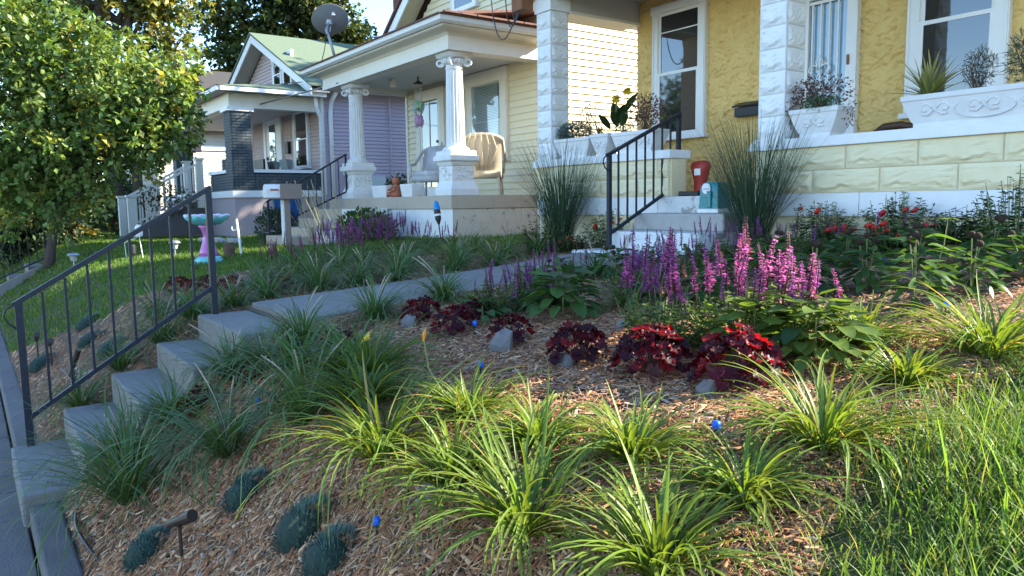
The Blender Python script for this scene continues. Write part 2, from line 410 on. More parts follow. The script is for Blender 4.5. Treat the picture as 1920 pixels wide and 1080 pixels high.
# columns of rock-faced blocks
cbm = rock_block_mesh('column_block', .286, .2, .286, 'fr', 16, 12, .028, white, 21)
for cx in (-7.92, -4.53):
    col = MB().sqstack([(.165,.165,0),(.165,.165,.14)], (cx+.143,6.313,2.40)).build('porch_column', white, YH, bevel=.006)
    base = MB().prism([(cx-.09,.455),(cx+.30,.455),(cx+.30,.56),(cx,.56),(cx-.035,.535),(cx-.065,.50)], 6.125, 6.47, 'y').build('base', white, col)
    if cx < -6: MB().box(cx,cx+.286,6.17,6.456,.05,.455).build('pier', block_paint, col)
    else: MB().box(cx-.03,cx+.286,6.17,6.456,.05,.455).build('pier', block_paint, col)
    for k in range(9):
        o = bpy.data.objects.new('block', cbm); C.objects.link(o); o.parent = col; o.location = (cx, 6.17, .562+k*.2042); o.scale = (1,1,1.008)
# porch ceiling, beams and eaves
bx('beam', white, YH, -7.93,0.20,6.16,6.44,2.54,2.78); bx('beam', soffit, YH, -7.91,-7.63,6.46,7.73,2.42,2.78)
bx('beam_trim', cream_trim, YH, -7.94,-7.60,6.47,7.72,2.385,2.42)
bx('porch_ceiling', soffit, YH, -7.6,0.19,6.45,7.72,2.70,2.75)
bx('soffit', white, YH, -8.25,0.55,5.72,6.155,2.76,2.80); bx('soffit', white, YH, -8.25,-7.935,6.157,7.7,2.76,2.80)
MB().prism([(5.70,2.74),(5.70,2.90),(5.72,2.90),(5.72,2.74)], -8.28, 0.57, 'x').build('fascia', white, YH)
MB().prism([(5.60,2.80),(5.60,2.89),(5.70,2.91),(5.70,2.79)], -8.30, 0.59, 'x').build('gutter', white, YH)
bx('fascia', white, YH, -8.28,-8.26,5.722,7.7,2.74,2.90)
MB().add([(-8.32,5.58,2.91),(.62,5.58,2.91),(-.2,7.75,3.5),(-7.6,7.75,3.5),(-8.32,7.75,2.95),(.62,7.75,2.95)], [(0,1,2,3),(0,3,4),(1,5,2)]).build('porch_roof', shingle_dark, YH)
# windows and door
wa = window_front(YH, -7.34,-6.44,.80,2.56,7.725, .10, 1.66)
wb = window_front(YH, -3.93,-3.02,.78,2.56,7.725, .12, 1.66)
for w_, x0, x1 in ((wa,-7.24,-6.54),(wb,-3.81,-3.14)):
    bx('screen_bar', trim, w_, x0+.04,x1-.04,7.688,7.695,1.255 if w_ is wa else 9,1.275 if w_ is wa else 9.01)
    if w_ is wa: bx('screen_bar', trim, w_, x0+.04,x1-.04,7.700,7.7085,2.20,2.215)
# storm door with a white iron guard
dr = bx('door_frame', trim, YH, -5.06,-5.00,7.66,7.74,.05,2.14)
bx('jamb', trim, dr, -4.555,-4.44,7.66,7.74,.05,2.24); bx('head', trim, dr, -5.06,-4.56,7.655,7.74,2.14,2.24)
bx('door_leaf', trim, dr, -5.0,-4.56,7.715,7.74,.05,.35)
bx('door_glass', mat('storm_door_glass', (.30,.42,.50), .05, (.22,.34,.44), 2, .3, spec=.9), dr, -5.0,-4.56,7.712,7.722,.35,2.14)
g = MB()
for x in (-4.96,-4.86,-4.76,-4.66): g.box(x-.008,x+.008,7.672,7.688,.3,2.12)
g.box(-5.0,-4.57,7.67,7.69,.30,.33); g.box(-5.0,-4.57,7.67,7.69,2.09,2.12)
g.build('guard_bar', trim, dr)
for sz in (-1,1):
    sc = MB()
    for sx in (-1,1):
        cx, cz = -4.86, 1.32
        pts = []
        for k in range(15):
            a = k/14*1.6*PI; r = .075*(1-k/17); pts.append((cx+sx*(.01+.075-r*math.cos(a)), 7.665, cz+sz*(.02+.05+r*math.sin(a))))
        sc.tube(pts, .008, 5)
        sc.tube([(cx+sx*.005,7.665,cz+sz*.05),(cx+sx*.04,7.665,cz+sz*.16),(cx,7.665,cz+sz*.22)], .008, 5)
    sc.build('scroll_ornament', trim, dr)
st = bx('security_sticker', mat('red_sticker', (.75,.25,.18), .4), dr, -4.96,-4.87,7.702,7.706,.92,1.02); bx('sticker_panel', white, dr, -4.955,-4.875,7.697,7.701,.925,.975)
bx('blue_sticker', mat('blue_sticker', (.05,.2,.55), .4), dr, -4.66,-4.60,7.702,7.706,.88,.95)
bx('latch', rust, dr, -4.535,-4.515,7.64,7.66,1.40,1.50)
# things on the yellow porch
mbx = thing('wall_mailbox', 'black metal wall mailbox beside the white porch column', 'mailbox', (-5.75,7.68,1.0))
MB().box(-5.94,-5.55,7.62,7.705,.99,1.10).build('body', black_plastic, mbx, bevel=.006)
MB().prism([(7.59,1.10),(7.71,1.15),(7.71,1.165),(7.585,1.115)], -5.95, -5.54, 'x').build('lid', black_plastic, mbx)
jb = thing('cable_box', 'rusty cable box with hanging black wires at top of left porch column', 'utility box', (-8.05,6.1,2.48))
bx('case', rust, jb, -8.20,-7.98,5.98,6.16,2.46,2.72)
for k, (dx, dz, r) in enumerate(((.0,-.10,.16),(-.06,-.16,.22),(-.24,-.25,.34))):
    pts = [(-8.05-.02*k+dx*t-r*.9*math.sin(t*PI*.5)*1.2, 6.0, 2.47-r*math.sin(t*PI)*1.1+.28*t*t) for t in [i/12 for i in range(13)]]
    MB().tube(pts, .008, 5).build('wire', black_plastic, jb)

# front steps of the yellow house
PS = thing('porch_steps', 'worn grey and white concrete steps up to the yellow porch', 'steps', (-5.2,5.5,-.6))
for i, (y0, y1, z1, x0, m) in enumerate(((5.80,6.15,-.125,-5.80,concrete_worn),(5.45,6.15,-.30,-5.82,concrete_white),(5.05,6.15,-.485,-5.95,concrete_white))):
    z0 = (-.30,-.485,-.80)[i]
    MB().box(x0,-4.62,y0,y1+.03,z0+.001,z1).build('step', m, PS, bevel=.018)
bx('riser_face', concrete_white, PS, -5.79,-4.63,6.152,6.188,-.124,.048)

def planter_long(name, label, x0, x1, y0, y1, z0, z1, group=None, orn=2):
    t = thing(name, label, 'planter', ((x0+x1)/2,(y0+y1)/2,z0), group)
    cx, cy = (x0+x1)/2, (y0+y1)/2; hx, hy = (x1-x0)/2, (y1-y0)/2; h = z1-z0
    pr = [(hx-.09,hy-.04,0),(hx-.09,hy-.04,.035),(hx-.075,hy-.035,.05),(hx-.035,hy-.02,h*.5),(hx-.008,hy-.008,h*.82),(hx,hy,h*.84),(hx,hy,h),(hx-.02,hy-.02,h),(hx-.02,hy-.02,h-.03)]
    MB().sqstack(pr, (cx,cy,z0)).build('trough', cement_plant, t, bevel=.005)
    bx('soil', mat('potting_soil', (.03,.022,.016), .95, bump=.5, bscale=90), t, x0+.022,x1-.022,y0+.022,y1-.022,z1-.03,z1-.02)
    for k in range(orn):       # cast scroll relief on the front
        ox = cx+(k-(orn-1)/2)*2*hx/orn*.86; yf = y0+.014; o = MB()
        for s in (-1,1):
            pts = [(ox+s*(.02+.05*(1-math.cos(a)*(1-a/7.5))), yf+.012-.02*(1-abs(.5-.0)), z0+h*.55+.045*math.sin(a)*(1-a/7.5)) for a in [i*.45 for i in range(12)]]
            o.tube(pts, .008, 5)
            o.tube([(ox+s*.01,yf,z0+h*.5),(ox+s*.05,yf+.01,z0+h*.36),(ox+s*.10,yf+.012,z0+h*.38)], .009, 5)
        if k == 1 and orn > 2:
            pts = [(ox+.21*math.cos(a), yf+.004, z0+h*.47+h*.30*math.sin(a)) for a in [i*PI/12 for i in range(25)]]; o.tube(pts, .006, 5)
        o.build('scroll_relief', cement_plant, t, smooth=True)
    return t
planter_long('trough_planter', 'white cast planter trough beside the left porch column', -7.60,-6.93,6.17,6.42,.547,.79, orn=1)
planter_long('square_planter', 'small white square planter between two porch planters', -6.90,-6.58,6.15,6.42,.547,.80, orn=1)
planter_long('trough_planter', 'white cast planter holding russet dried shrub behind the handrail', -6.55,-5.86,6.17,6.42,.547,.79, orn=2)
planter_long('square_planter', 'white square pot with scroll relief on the right porch ledge', -4.20,-3.72,6.16,6.46,.547,.80, orn=1)
planter_long('trough_planter', 'long ornate white planter trough under the right window', -3.18,-1.95,6.15,6.46,.547,.80, orn=3)
ch = thing('porch_chair', 'brown wooden chair back showing just above the porch ledge', 'chair', (-3.45,6.85,.05))
wood = mat('brown_wood', (.10,.05,.025), .5, (.06,.03,.015), 12, .3, stretch=(2,20,20))
MB().tube([(-3.72,6.72,.55),(-3.62,6.75,.63),(-3.5,6.8,.64),(-3.35,6.85,.60),(-3.2,6.9,.56)], .035, 8).build('arm', wood, ch, smooth=True)
for x, y in ((-3.68,6.74),(-3.25,6.88),(-3.3,7.25),(-3.75,7.2)): bx('leg', wood, ch, x-.02,x+.02,y-.02,y+.02,.05,.56)
bx('seat', wood, ch, -3.78,-3.2,6.75,7.25,.40,.44)
# red seed bag in dark tray, teal dispenser on the step
bag = thing('seed_bag', 'red and white feed bag slumped behind the step handrail', 'bag', (-5.48,6.42,.05))
bm = MB(); pr = [(.05,.03,.10),(.055,.04,.0),(.05,.045,.10),(.055,.05,.22),(.075,.05,.30),(.085,.045,.36),(.05,.02,.385)]
MB().sqstack([(.045,.04,.0),(.05,.045,.05),(.05,.045,.14),(.075,.05,.24),(.10,.05,.31),(.095,.03,.355),(.06,.012,.37)], (-5.46,6.46,.055)).build('sack', mat('red_sack', (.42,.035,.025), .45, (.34,.03,.02), 14, .3), bag, smooth=True)
bx('label_patch', white, bag, -5.50,-5.42,6.405,6.411,.27,.34)
bx('boot_tray', black_plastic, None, -5.56,-5.30,6.22,6.36,.05,.10, bevel=.01)
tag(bpy.data.objects['boot_tray'], 'flat black tray on the top step beside the rail post', 'tray')
td = thing('water_dispenser', 'teal plastic dispenser with white base standing on the porch step', 'dispenser', (-4.87,5.98,-.125))
teal = mat('teal_plastic', (.0,.22,.25), .3, (.0,.17,.20), 6, .3, spec=.5)
MB().sqstack([(.125,.10,0),(.13,.105,.01),(.13,.105,.035),(.115,.09,.045)], (-4.87,5.97,-.124)).build('base', white, td, bevel=.008)
MB().sqstack([(.118,.092,.045),(.118,.092,.08),(.112,.09,.085),(.112,.09,.15),(.108,.086,.155),(.108,.086,.22),(.10,.078,.265),(.085,.062,.295),(.05,.03,.303)], (-4.87,5.97,-.124)).build('tank', teal, td, bevel=.012)
bx('spout_panel', teal, td, -4.88,-4.83,5.862,5.885,-.07,.09, bevel=.006)
lab = MB().lathe([(.052,0),(.052,.004)], 20); lab.v = [(-4.895+x,5.878-z,.115+y) for x,y,z in lab.v]; lab.build('round_label', white, td)
bx('label_stripe', mat('grey_print', (.25,.3,.4), .5), td, -4.93,-4.86,5.868,5.873,.108,.116)

def handrail(name, label, X, y0, z0b, z0t, y1, z1b, z1t, nb, low0, low1, post=.04, curl=True, group=None, m=black_iron):
    """sloping iron rail in the plane x = X: posts at y0 and y1 (feet z0b, z1b; tops z0t, z1t), lower rail at low0/low1"""
    t = thing(name, label, 'handrail', (X,(y0+y1)/2,z0b), group)
    MB().box(X-post/2,X+post/2,y0-post/2,y0+post/2,z0b,z0t).build('post', m, t); MB().box(X-post/2,X+post/2,y1-post/2,y1+post/2,z1b,z1t).build('post', m, t)
    MB().bar((X,y0-.03,z0t-.01),(X,y1+.02,z1t-.005),.045,.03).build('top_rail', m, t)
    MB().bar((X,y0,low0),(X,y1,low1),.032,.028).build('bottom_rail', m, t)
    for k in range(nb):
        f = (k+1)/(nb+1); y = y0+(y1-y0)*f
        MB().box(X-.008,X+.008,y-.008,y+.008,low0+(low1-low0)*f,z0t+(z1t-z0t)*f-.02).build('baluster', m, t)
    if curl:
        MB().tube([(X,y0-.03,z0t-.01),(X,y0-.07,z0t-.035),(X,y0-.085,z0t-.08),(X,y0-.06,z0t-.13),(X,y0-.015,z0t-.17)], .007, 5).build('scroll_end', m, t)
    return t
handrail('step_handrail', 'short black iron handrail beside the yellow porch steps', -5.72, 5.37,-.485,.48, 6.40,.05,.95, 7, -.33,.19)
# ================================================================== CREAM HOUSE (next door)
CH = thing('cream_house', 'cream clapboard house with fluted white porch columns and rust shingle porch roof', 'house', (-12.5,6.2,-.55))
cw = bx('front_wall', cream, CH, -14.93,-10.22,8.06,8.2,-.6,3.3)
siding_front(cw, 8.05, lambda z:-14.93, lambda z:-10.22, .14, 2.75, .118, cream)
sw = bx('side_wall', cream, CH, -10.36,-10.235,8.20,20,-.7,3.3)
siding_side(sw, -10.22, 8.075, 16, .0, 3.3, .118, cream)
bx('house_body', cream, CH, -14.95,-10.38,8.22,20,-.7,3.3)
bx('corner_board', cream_trim, CH, -14.99,-14.90,8.015,8.09,.14,3.3); bx('corner_board', cream_trim, CH, -10.27,-10.17,8.015,8.07,-.6,3.3)
# front gable with its own boards, window, rakes
apx, apz = (-14.93-10.22)/2, 5.05
gx0 = lambda z: -14.93+(z-3.3)/(apz-3.3)*(apx+14.93); gx1 = lambda z: -10.22+(z-3.3)/(apz-3.3)*(apx+10.22)
gw = MB().prism([(-14.93,3.3),(-10.22,3.3),(apx,apz)], 8.06, 19.9, 'y').build('gable_wall', cream, CH)
siding_front(gw, 8.05, gx0, gx1, 2.75, apz, .118, cream, 'board') if False else None
z = 2.75
while z < apz-.05:
    a, b = (-14.93,-10.22) if z < 3.25 else (gx0(z+.1), gx1(z+.1))
    if b-a > .1: MB().prism([(8.054,z),(8.02,z),(8.024,z+.012),(8.046,z+.126),(8.054,z+.126)], a, b, 'x').build('board', cream, gw)
    z += .118
window_front(CH, -12.95,-12.05,3.62,4.5,8.03, .10)
def rake(s, ex, ez, y0, y1, th, wd, m, nm):
    q = MB(); q.prism([(apx,apz+.30),(ex,ez),(ex,ez-wd),(apx,apz+.30-wd)], y0, y1, 'y'); return q.build(nm, m, CH)
sl = (apz-3.3)/(apx+14.93)
for s, ex in ((-1,-15.45),(1,-9.98)):
    ez = apz+.30-sl*abs(ex-apx); rake(s, ex, ez, 7.60, 7.635, 0, .24, white, 'rake_board'); rake(s, ex, ez-.10, 7.636, 8.03, 0, .04, cream, 'rake_soffit')
    MB().prism([(apx,apz+.36),(ex+s*.06,ez+.06-.0),(ex+s*.06,ez+.005),(apx,apz+.305)], 7.55, 20.2, 'y').build('roof', shingle_red, CH)
# porch: foundation of painted blocks, tan slab
fd = bx('foundation', concrete_white, CH, -14.98,-10.21,6.26,8.05,-.8,-.075)
bl = rock_block_mesh('foundation_block', .60, .214, .03, '', 2, 2, 0, white_worn, 1)
old = mat('stained_white_block', (.66,.60,.50), .8, (.55,.48,.38), 6, .4, bump=.3, bscale=40, mark=((.20,.17,.14), 6, .60))
bl2 = rock_block_mesh('foundation_block', .60, .214, .03, '', 2, 2, 0, old, 1)
for r in range(3):
    zz = -.292-.216*r; x = -14.98+(.3 if r%2 else 0)
    while x < -10.3:
        w = min(.60, -10.19-x); o = local('block', bl, fd, (x, 6.228, zz)); o.scale = (w/.6*.994,1,1); x += .60
    y = 6.232+(.0 if r%2 else -.0); k = 0
    while y < 8.0:
        w = min(.52 if k or r%2 else .3, 8.04-y); o = local('block', bl2, fd, (-10.212, y, zz), (0,0,PI/2)); o.location.x = -10.185; o.scale = (w/.6*.99,1,1); y += w; k += 1
for a, b in ((-15.02,-13.6),(-13.596,-12.0),(-11.996,-10.17)):
    bx('porch_slab', tan_slab, CH, a,b,6.20,7.0,-.072,.14, bevel=.006)
for a, b in ((7.003,7.55),(7.553,8.03)): bx('porch_slab', tan_slab, CH, -15.02,-10.17,a,b,-.072,.14, bevel=.006)
# fluted columns on pedestals
NF = 20
def ionic_column(cx, cy):
    c = MB().sqstack([(.255,.255,0),(.255,.255,.10),(.225,.225,.17),(.205,.205,.22),(.20,.20,.46),(.215,.215,.47),(.235,.235,.52),(.27,.27,.545),(.27,.27,.615),(.245,.245,.63),(.235,.235,.66),(.235,.235,.70)], (cx,cy,.141)).build('column', white_worn, CH, bevel=.006)
    prof = [(.205,.70),(.215,.715),(.215,.735),(.19,.755),(.165,.77)]+[(.152,.80)]+[(.152-.022*(i/10)**1.3,.82+i*.113) for i in range(11)]+[(.132,1.96),(.14,1.965),(.14,1.985),(.130,1.995),(.13,2.06)]
    def mod(a, i): return 1-(.085*max(0, math.sin(NF*a/2))**.6 if False else .09*abs(math.sin(NF*a/2))**.7) if 6 <= i <= 15 else 1
    MB().lathe(prof, 160, (cx,cy,.141), mod).build('shaft', white_worn, c, smooth=False)
    cap = MB(); zc = .141
    cap.lathe([(.13,2.03),(.15,2.05),(.165,2.09),(.16,2.12)], 28, (cx,cy,zc)); cap.sqstack([(.17,.17,2.135),(.205,.205,2.15),(.205,.205,2.18),(.215,.215,2.195),(.215,.215,2.206)], (cx,cy,zc))
    for sx, sy in ((-1,-1),(1,-1),(1,1),(-1,1)):
        pts = []; rr = []
        for k in range(26):
            a = k/25*3.2*PI; r = .072*(1-k/32); q = .150+.060*0; d = (.185-r*math.sin(a)*1.0)/1.0
            pts.append((cx+sx*(d*.80+.01), cy+sy*(d*.80+.01), zc+2.075+r*math.cos(a))); rr.append(.026*(1-k/40))
        cap.tube(pts, rr, 6)
        cap.tube([(cx,cy+sy*.14,zc+2.135),(cx+sx*.10,cy+sy*.14,zc+2.14),(cx+sx*.16,cy+sy*.155,zc+2.145)], .022, 6)
    for k in range(18):
        a = 2*PI*k/18; cap.tube([(cx+.135*math.cos(a),cy+.135*math.sin(a),zc+2.04),(cx+.17*math.cos(a),cy+.17*math.sin(a),zc+2.09),(cx+.165*math.cos(a),cy+.165*math.sin(a),zc+2.125)], [.012,.02,.012], 5)
    cap.build('capital', white_worn, c, smooth=True)
    rel = MB(); rel2 = MB(); r = random.Random(int(cx*10)&255)
    for k in range(26):
        for face in (0,1):
            u, v = r.uniform(-.15,.15), r.uniform(.24,.44); a = r.uniform(0,PI); l = r.uniform(.02,.05)
            d = (l*math.cos(a), l*math.sin(a)*.7)
            if face: rel2.tube([(cx+.202,cy+u-d[0],.141+v-d[1]),(cx+.210,cy+u,.141+v+.006),(cx+.202,cy+u+d[0],.141+v+d[1])], [.004,.011,.004], 5)
            else: rel.tube([(cx+u-d[0],cy-.202,.141+v-d[1]),(cx+u,cy-.210,.141+v+.006),(cx+u+d[0],cy-.202,.141+v+d[1])], [.004,.011,.004], 5)
    rel.build('panel_relief', white_worn, c, smooth=True, kind='stuff'); rel2.build('panel_relief', white_worn, c, smooth=True, kind='stuff')
ionic_column(-10.44, 6.47); ionic_column(-14.15, 6.47)
# entablature: architrave, frieze, cornice, gutter (front and right return)
def run(name, m, poly, back=8.03):
    """moulding section (out, z) carried along the front and back along the right side; out is measured outwards from the beam face"""
    fx, fy, lx = -10.15, 6.19, -15.12
    a = MB(); n = len(poly); vs = []
    for o, z in poly: vs.append((lx-o, back, z))
    for o, z in poly: vs.append((lx-o, fy-o, z))
    for o, z in poly: vs.append((fx+o, fy-o, z))
    for o, z in poly: vs.append((fx+o, back, z))
    fs = [(k*n+i, k*n+(i+1)%n, (k+1)*n+(i+1)%n, (k+1)*n+i) for k in range(3) for i in range(n)]
    fs += [tuple(range(n))[::-1], tuple(3*n+i for i in range(n))]
    return a.add(vs, fs).build(name, m, CH)
run('architrave', cream_trim, [(0,2.352),(0,2.45),(-.28,2.45),(-.28,2.352)])
run('frieze', cream_trim, [(-.012,2.45),(-.012,2.57),(-.27,2.57),(-.27,2.45)])
run('cornice', cream_trim, [(0,2.57),(.02,2.60),(.05,2.615),(.20,2.635),(.22,2.65),(.22,2.668),(-.26,2.668),(-.26,2.57)])
run('gutter', white, [(.23,2.67),(.27,2.67),(.315,2.70),(.325,2.745),(.335,2.76),(.225,2.76)])
run('drip_edge', shingle_red, [(.36,2.764),(.36,2.785),(-.2,2.90),(-.2,2.764)])
bx('porch_ceiling', mat('porch_ceiling_paint', (.62,.60,.56), .6, (.56,.54,.50), 3, .3), CH, -15.1,-10.2,6.47,8.02,2.44,2.47)
MB().prism([(6.3,2.90),(8.06,3.15),(8.06,3.13),(6.3,2.85)], -15.2, -10.0, 'x').build('porch_roof', shingle_red, CH)
tb = MB()
for k in range(7): tb.box(-9.80-.02*(k%2), -9.74, 5.9+k*.29, 6.17+k*.29, 2.786, 2.812)
tb.build('shingle_edge', shingle_red, CH)
# door and window on the cream porch
wd_ = window_front(CH, -12.48,-11.13,.76,2.42,8.03, .22, 1.5, frame=cream_trim, glass=mat('blind_behind_glass', (.30,.34,.33), .08, (.20,.24,.23), 3, .3, spec=.8), name='window')
bs = MB()
for k in range(46): bs.box(-12.20,-11.41,7.975,7.981,.90+k*.028,.914+k*.028)
bs.build('blind', blind, wd_)
MB().box(-12.245,-11.365,7.958,7.962,.85,2.18).build('storm_glass', mat('clear_glass', (.9,.95,.95), .02, trans=1), wd_)
cd = bx('door', cream_trim, CH, -14.44,-14.28,7.96,8.04,.14,2.35)
bx('jamb', cream_trim, cd, -13.46,-13.28,7.96,8.04,.14,2.35); bx('head', cream_trim, cd, -14.28,-13.46,7.96,8.04,2.13,2.35)
bx('door_panel', white, cd, -14.28,-13.46,8.0,8.035,.14,.36)
bx('pane', dark_glass, cd, -13.88,-13.56,7.985,7.995,.36,2.10); bx('curtained_pane', mat('pane_with_curtain', (.42,.46,.46), .06, (.30,.36,.36), 4, .3, spec=.8), cd, -14.22,-13.89,7.985,7.995,.36,2.10)
for a, b in ((-14.28,-14.22),(-13.56,-13.46)): bx('stile', white, cd, a,b,7.975,8.0,.14,2.13)
bx('stile', white, cd, -13.895,-13.875,7.972,7.984,.36,2.10); bx('door_handle', black_plastic, cd, -13.55,-13.53,7.93,7.972,1.25,1.30)
MB().tube([(-13.36,7.95,1.12),(-13.36,7.93,1.18),(-13.36,7.95,1.24)], .012, 6).build('door_knob', grey_metal, cd)
# entrance steps of the cream house
CS = thing('concrete_steps', 'tan concrete steps up to the cream house porch', 'steps', (-13.5,5.3,-.6))
for i, (y0, z1) in enumerate(((5.90,-.03),(5.58,-.06),(5.24,-.225),(4.92,-.385),(4.60,-.53))):
    if i == 0: continue
    MB().box(-14.25,-12.9,y0,6.19,(z1-.175),z1).build('step', tan_slab, CS, bevel=.012)
bx('cheek_block', white_worn, CS, -12.895,-12.35,5.55,6.19,-.42,-.06, bevel=.01); bx('cheek_block', white_worn, CS, -12.895,-12.35,5.05,6.19,-.8,-.425, bevel=.01)
handrail('porch_handrail', 'thin black iron handrail along the cream house steps', -14.22, 4.66,-.60,.10, 6.24,.14,1.02, 9, -.42,.28, post=.035)
# things on the cream porch
wl_ = thing('wall_lantern', 'small black lantern on the cream wall left of the window', 'lantern', (-12.85,7.95,1.9))
MB().lathe([(.02,.30),(.06,.27),(.09,.20),(.07,.19),(.06,.02),(.02,0)], 6, (-12.85,7.93,1.85)).build('lantern_body', black_plastic, wl_); bx('bracket', black_plastic, wl_, -12.87,-12.83,7.93,8.03,2.10,2.13)
pl = thing('porch_light', 'dark metal shade lamp hanging under the cream porch ceiling', 'lamp', (-12.9,7.2,2.3))
MB().lathe([(.10,0),(.09,.012),(.03,.05),(.015,.06),(.012,.13)], 16, (-13.1,7.3,2.31)).build('shade', mat('bronze', (.05,.035,.03), .4, metal=.6), pl, smooth=True)
wc = thing('wind_chime', 'pastel glass wind chime dangling from the cream porch ceiling', 'wind chime', (-13.1,7.3,1.5))
pal = [mat('chime_green', (.45,.70,.50), .3, transl=.4), mat('chime_blue', (.50,.68,.78), .3, transl=.4), mat('chime_pink', (.66,.45,.70), .3, transl=.4)]
for k in range(14):
    a = 2*PI*k/7; r = .07 if k < 7 else .05; zz = 2.0-(k//7)*.26-.03*(k%3); x, y = -13.1+r*math.cos(a), 7.3+r*math.sin(a)
    MB().tube([(x,y,2.32),(x,y,zz)], .0025, 4).build('string', grey_metal, wc)
    MB().lathe([(.005,.0),(.04,-.05),(.045,-.11),(.012,-.2)], 10, (x,y,zz)).build('glass_drop', pal[(k%2) if k < 7 else 2], wc, smooth=True)
jl = bx('jar_light', cream_trim, None, -13.58,-13.47,6.93,7.04,2.27,2.44, bevel=.02); tag(jl, 'small pale glass ceiling light beside the hanging shade lamp', 'lamp')
for k, (x0, x1) in enumerate(((-13.20,-12.60),(-12.05,-11.62))):
    t = thing('window_box', ('white rectangular planter left of the clay figure', 'white rectangular planter between clay figure and pedestal')[k], 'planter', ((x0+x1)/2,6.4,.14))
    MB().sqstack([((x1-x0)/2-.03,.11,0),((x1-x0)/2,.13,.20),((x1-x0)/2,.13,.22),((x1-x0)/2-.02,.11,.22),((x1-x0)/2-.02,.11,.19)], ((x0+x1)/2,6.42,.141)).build('trough', white_worn, t, bevel=.006)
    rb = MB()
    for j in range(10): rb.box(x1-.0-.0, x1+.006, 6.31+j*.022, 6.322+j*.022, .17, .34)
    rb.build('rib', white_worn, t)
terra = mat('terracotta', (.45,.15,.08), .7, (.36,.11,.06), 14, .3)
fg = thing('clay_figurine', 'orange terracotta seated child figurine on the cream porch edge', 'figurine', (-12.28,6.33,.14))
f = MB(); X, Y, Z = -12.28, 6.33, .141
f.lathe([(.07,0),(.10,.02),(.105,.06),(.085,.11),(.075,.16),(.07,.20),(.035,.225),(.035,.235)], 14, (X,Y,Z)); f.lathe([(.02,.225),(.055,.24),(.067,.28),(.065,.315),(.045,.345),(.01,.355)], 14, (X,Y,Z))
f.tube([(X+.02,Y-.05,Z+.19),(X-.05,Y-.09,Z+.14),(X-.10,Y-.10,Z+.13)], [.028,.024,.018], 8); f.tube([(X-.02,Y-.08,Z+.05),(X-.08,Y-.12,Z+.06),(X-.12,Y-.10,Z+.02)], [.04,.034,.026], 8); f.tube([(X+.06,Y-.05,Z+.19),(X+.08,Y-.08,Z+.12),(X+.03,Y-.12,Z+.10)], [.026,.022,.016], 8)
f.build('body', terra, fg, smooth=True)

wick = mat('wicker', (.60,.52,.40), .8, (.42,.36,.27), 60, .3, bump=.6, bscale=160)
wickw = mat('white_wicker', (.62,.62,.63), .75, (.45,.45,.47), 60, .3, bump=.6, bscale=160)
cush = mat('striped_cushion', (.66,.66,.68), .9, (.42,.42,.47), 1, .1, stretch=(26,.1,.1))
def wicker_chair(x, y, rz, m, label):
    t = thing('wicker_chair', label, 'chair', (x,y,.142)); t.rotation_euler = (0,0,rz)
    # local frame: seat faces -y
    def part(b, nm, mm, **k): me = b.mesh(nm, mm, True); return local(nm, me, t)
    for lx, ly, ox, oy in ((-.25,-.25,-.02,-.02),(.25,-.25,.02,-.02),(-.24,.24,-.05,.09),(.24,.24,.05,.09)):
        part(MB().tube([(lx,ly,.36),(lx+ox*.5,ly+oy*.5,.18),(lx+ox,ly+oy,0)], [.026,.024,.02], 8), 'leg', m)
    part(MB().box(-.29,.29,-.30,.28,.29,.40), 'seat', m)
    bk = MB(); rows = 9
    for s in (0,1):       # curved woven back, two skins
        vs = []; 
        for k in range(rows):
            for j in range(11):
                a = (j/10-.5)*2.3; rr = .33-.02*s; zz = .38+k*.075*(1-.12*abs(j/5-1)**2); vs.append((rr*math.sin(a)*(1+.05*k/8), .06+rr*math.cos(a)*.62+k*.026, zz))
        o = [(k*11+j, k*11+j+1, (k+1)*11+j+1, (k+1)*11+j) for k in range(rows-1) for j in range(10)]; bk.add(vs, o)
    part(bk, 'backrest', m)
    top = [(.36*math.sin((j/10-.5)*2.3), .06+.33*math.cos((j/10-.5)*2.3)*.62+8*.026, .38+8*.075*(1-.12*abs(j/5-1)**2)) for j in range(11)]
    part(MB().tube([(-.32,-.30,.60),(-.33,-.05,.63)]+top+[(.33,-.05,.63),(.32,-.30,.60)], .03, 8), 'arm_rail', m)
    for sx in (-1,1): part(MB().tube([(sx*.31,-.29,.60),(sx*.29,-.29,.38)], .024, 7), 'arm_post', m)
    part(MB().box(-.26,.26,-.27,.2,.40,.49), 'cushion', cush)
    part(MB().add([(-.24,.16,.50),(.24,.16,.50),(.22,.36,.98),(-.22,.36,.98),(-.24,.23,.50),(.24,.23,.50),(.22,.43,.96),(-.22,.43,.96)], [(0,1,2,3),(7,6,5,4),(0,4,5,1),(1,5,6,2),(2,6,7,3),(3,7,4,0)]), 'back_cushion', cush)
    for j in range(5):
        a = (j/4-.5)*1.6; part(MB().tube([(.34*math.sin(a)*.4,.30,.42),(.34*math.sin(a),.30+.3*math.cos(a)*.5,.75),(.36*math.sin(a*.6),.28+.28,1.0)], .012, 5), 'cane', m)
    return t
wicker_chair(-10.78, 7.25, math.radians(-130), wick, 'tan wicker armchair seen from behind beside the fluted column')
wicker_chair(-12.75, 7.35, math.radians(35), wickw, 'white wicker armchair with striped cushion near the cream house door')

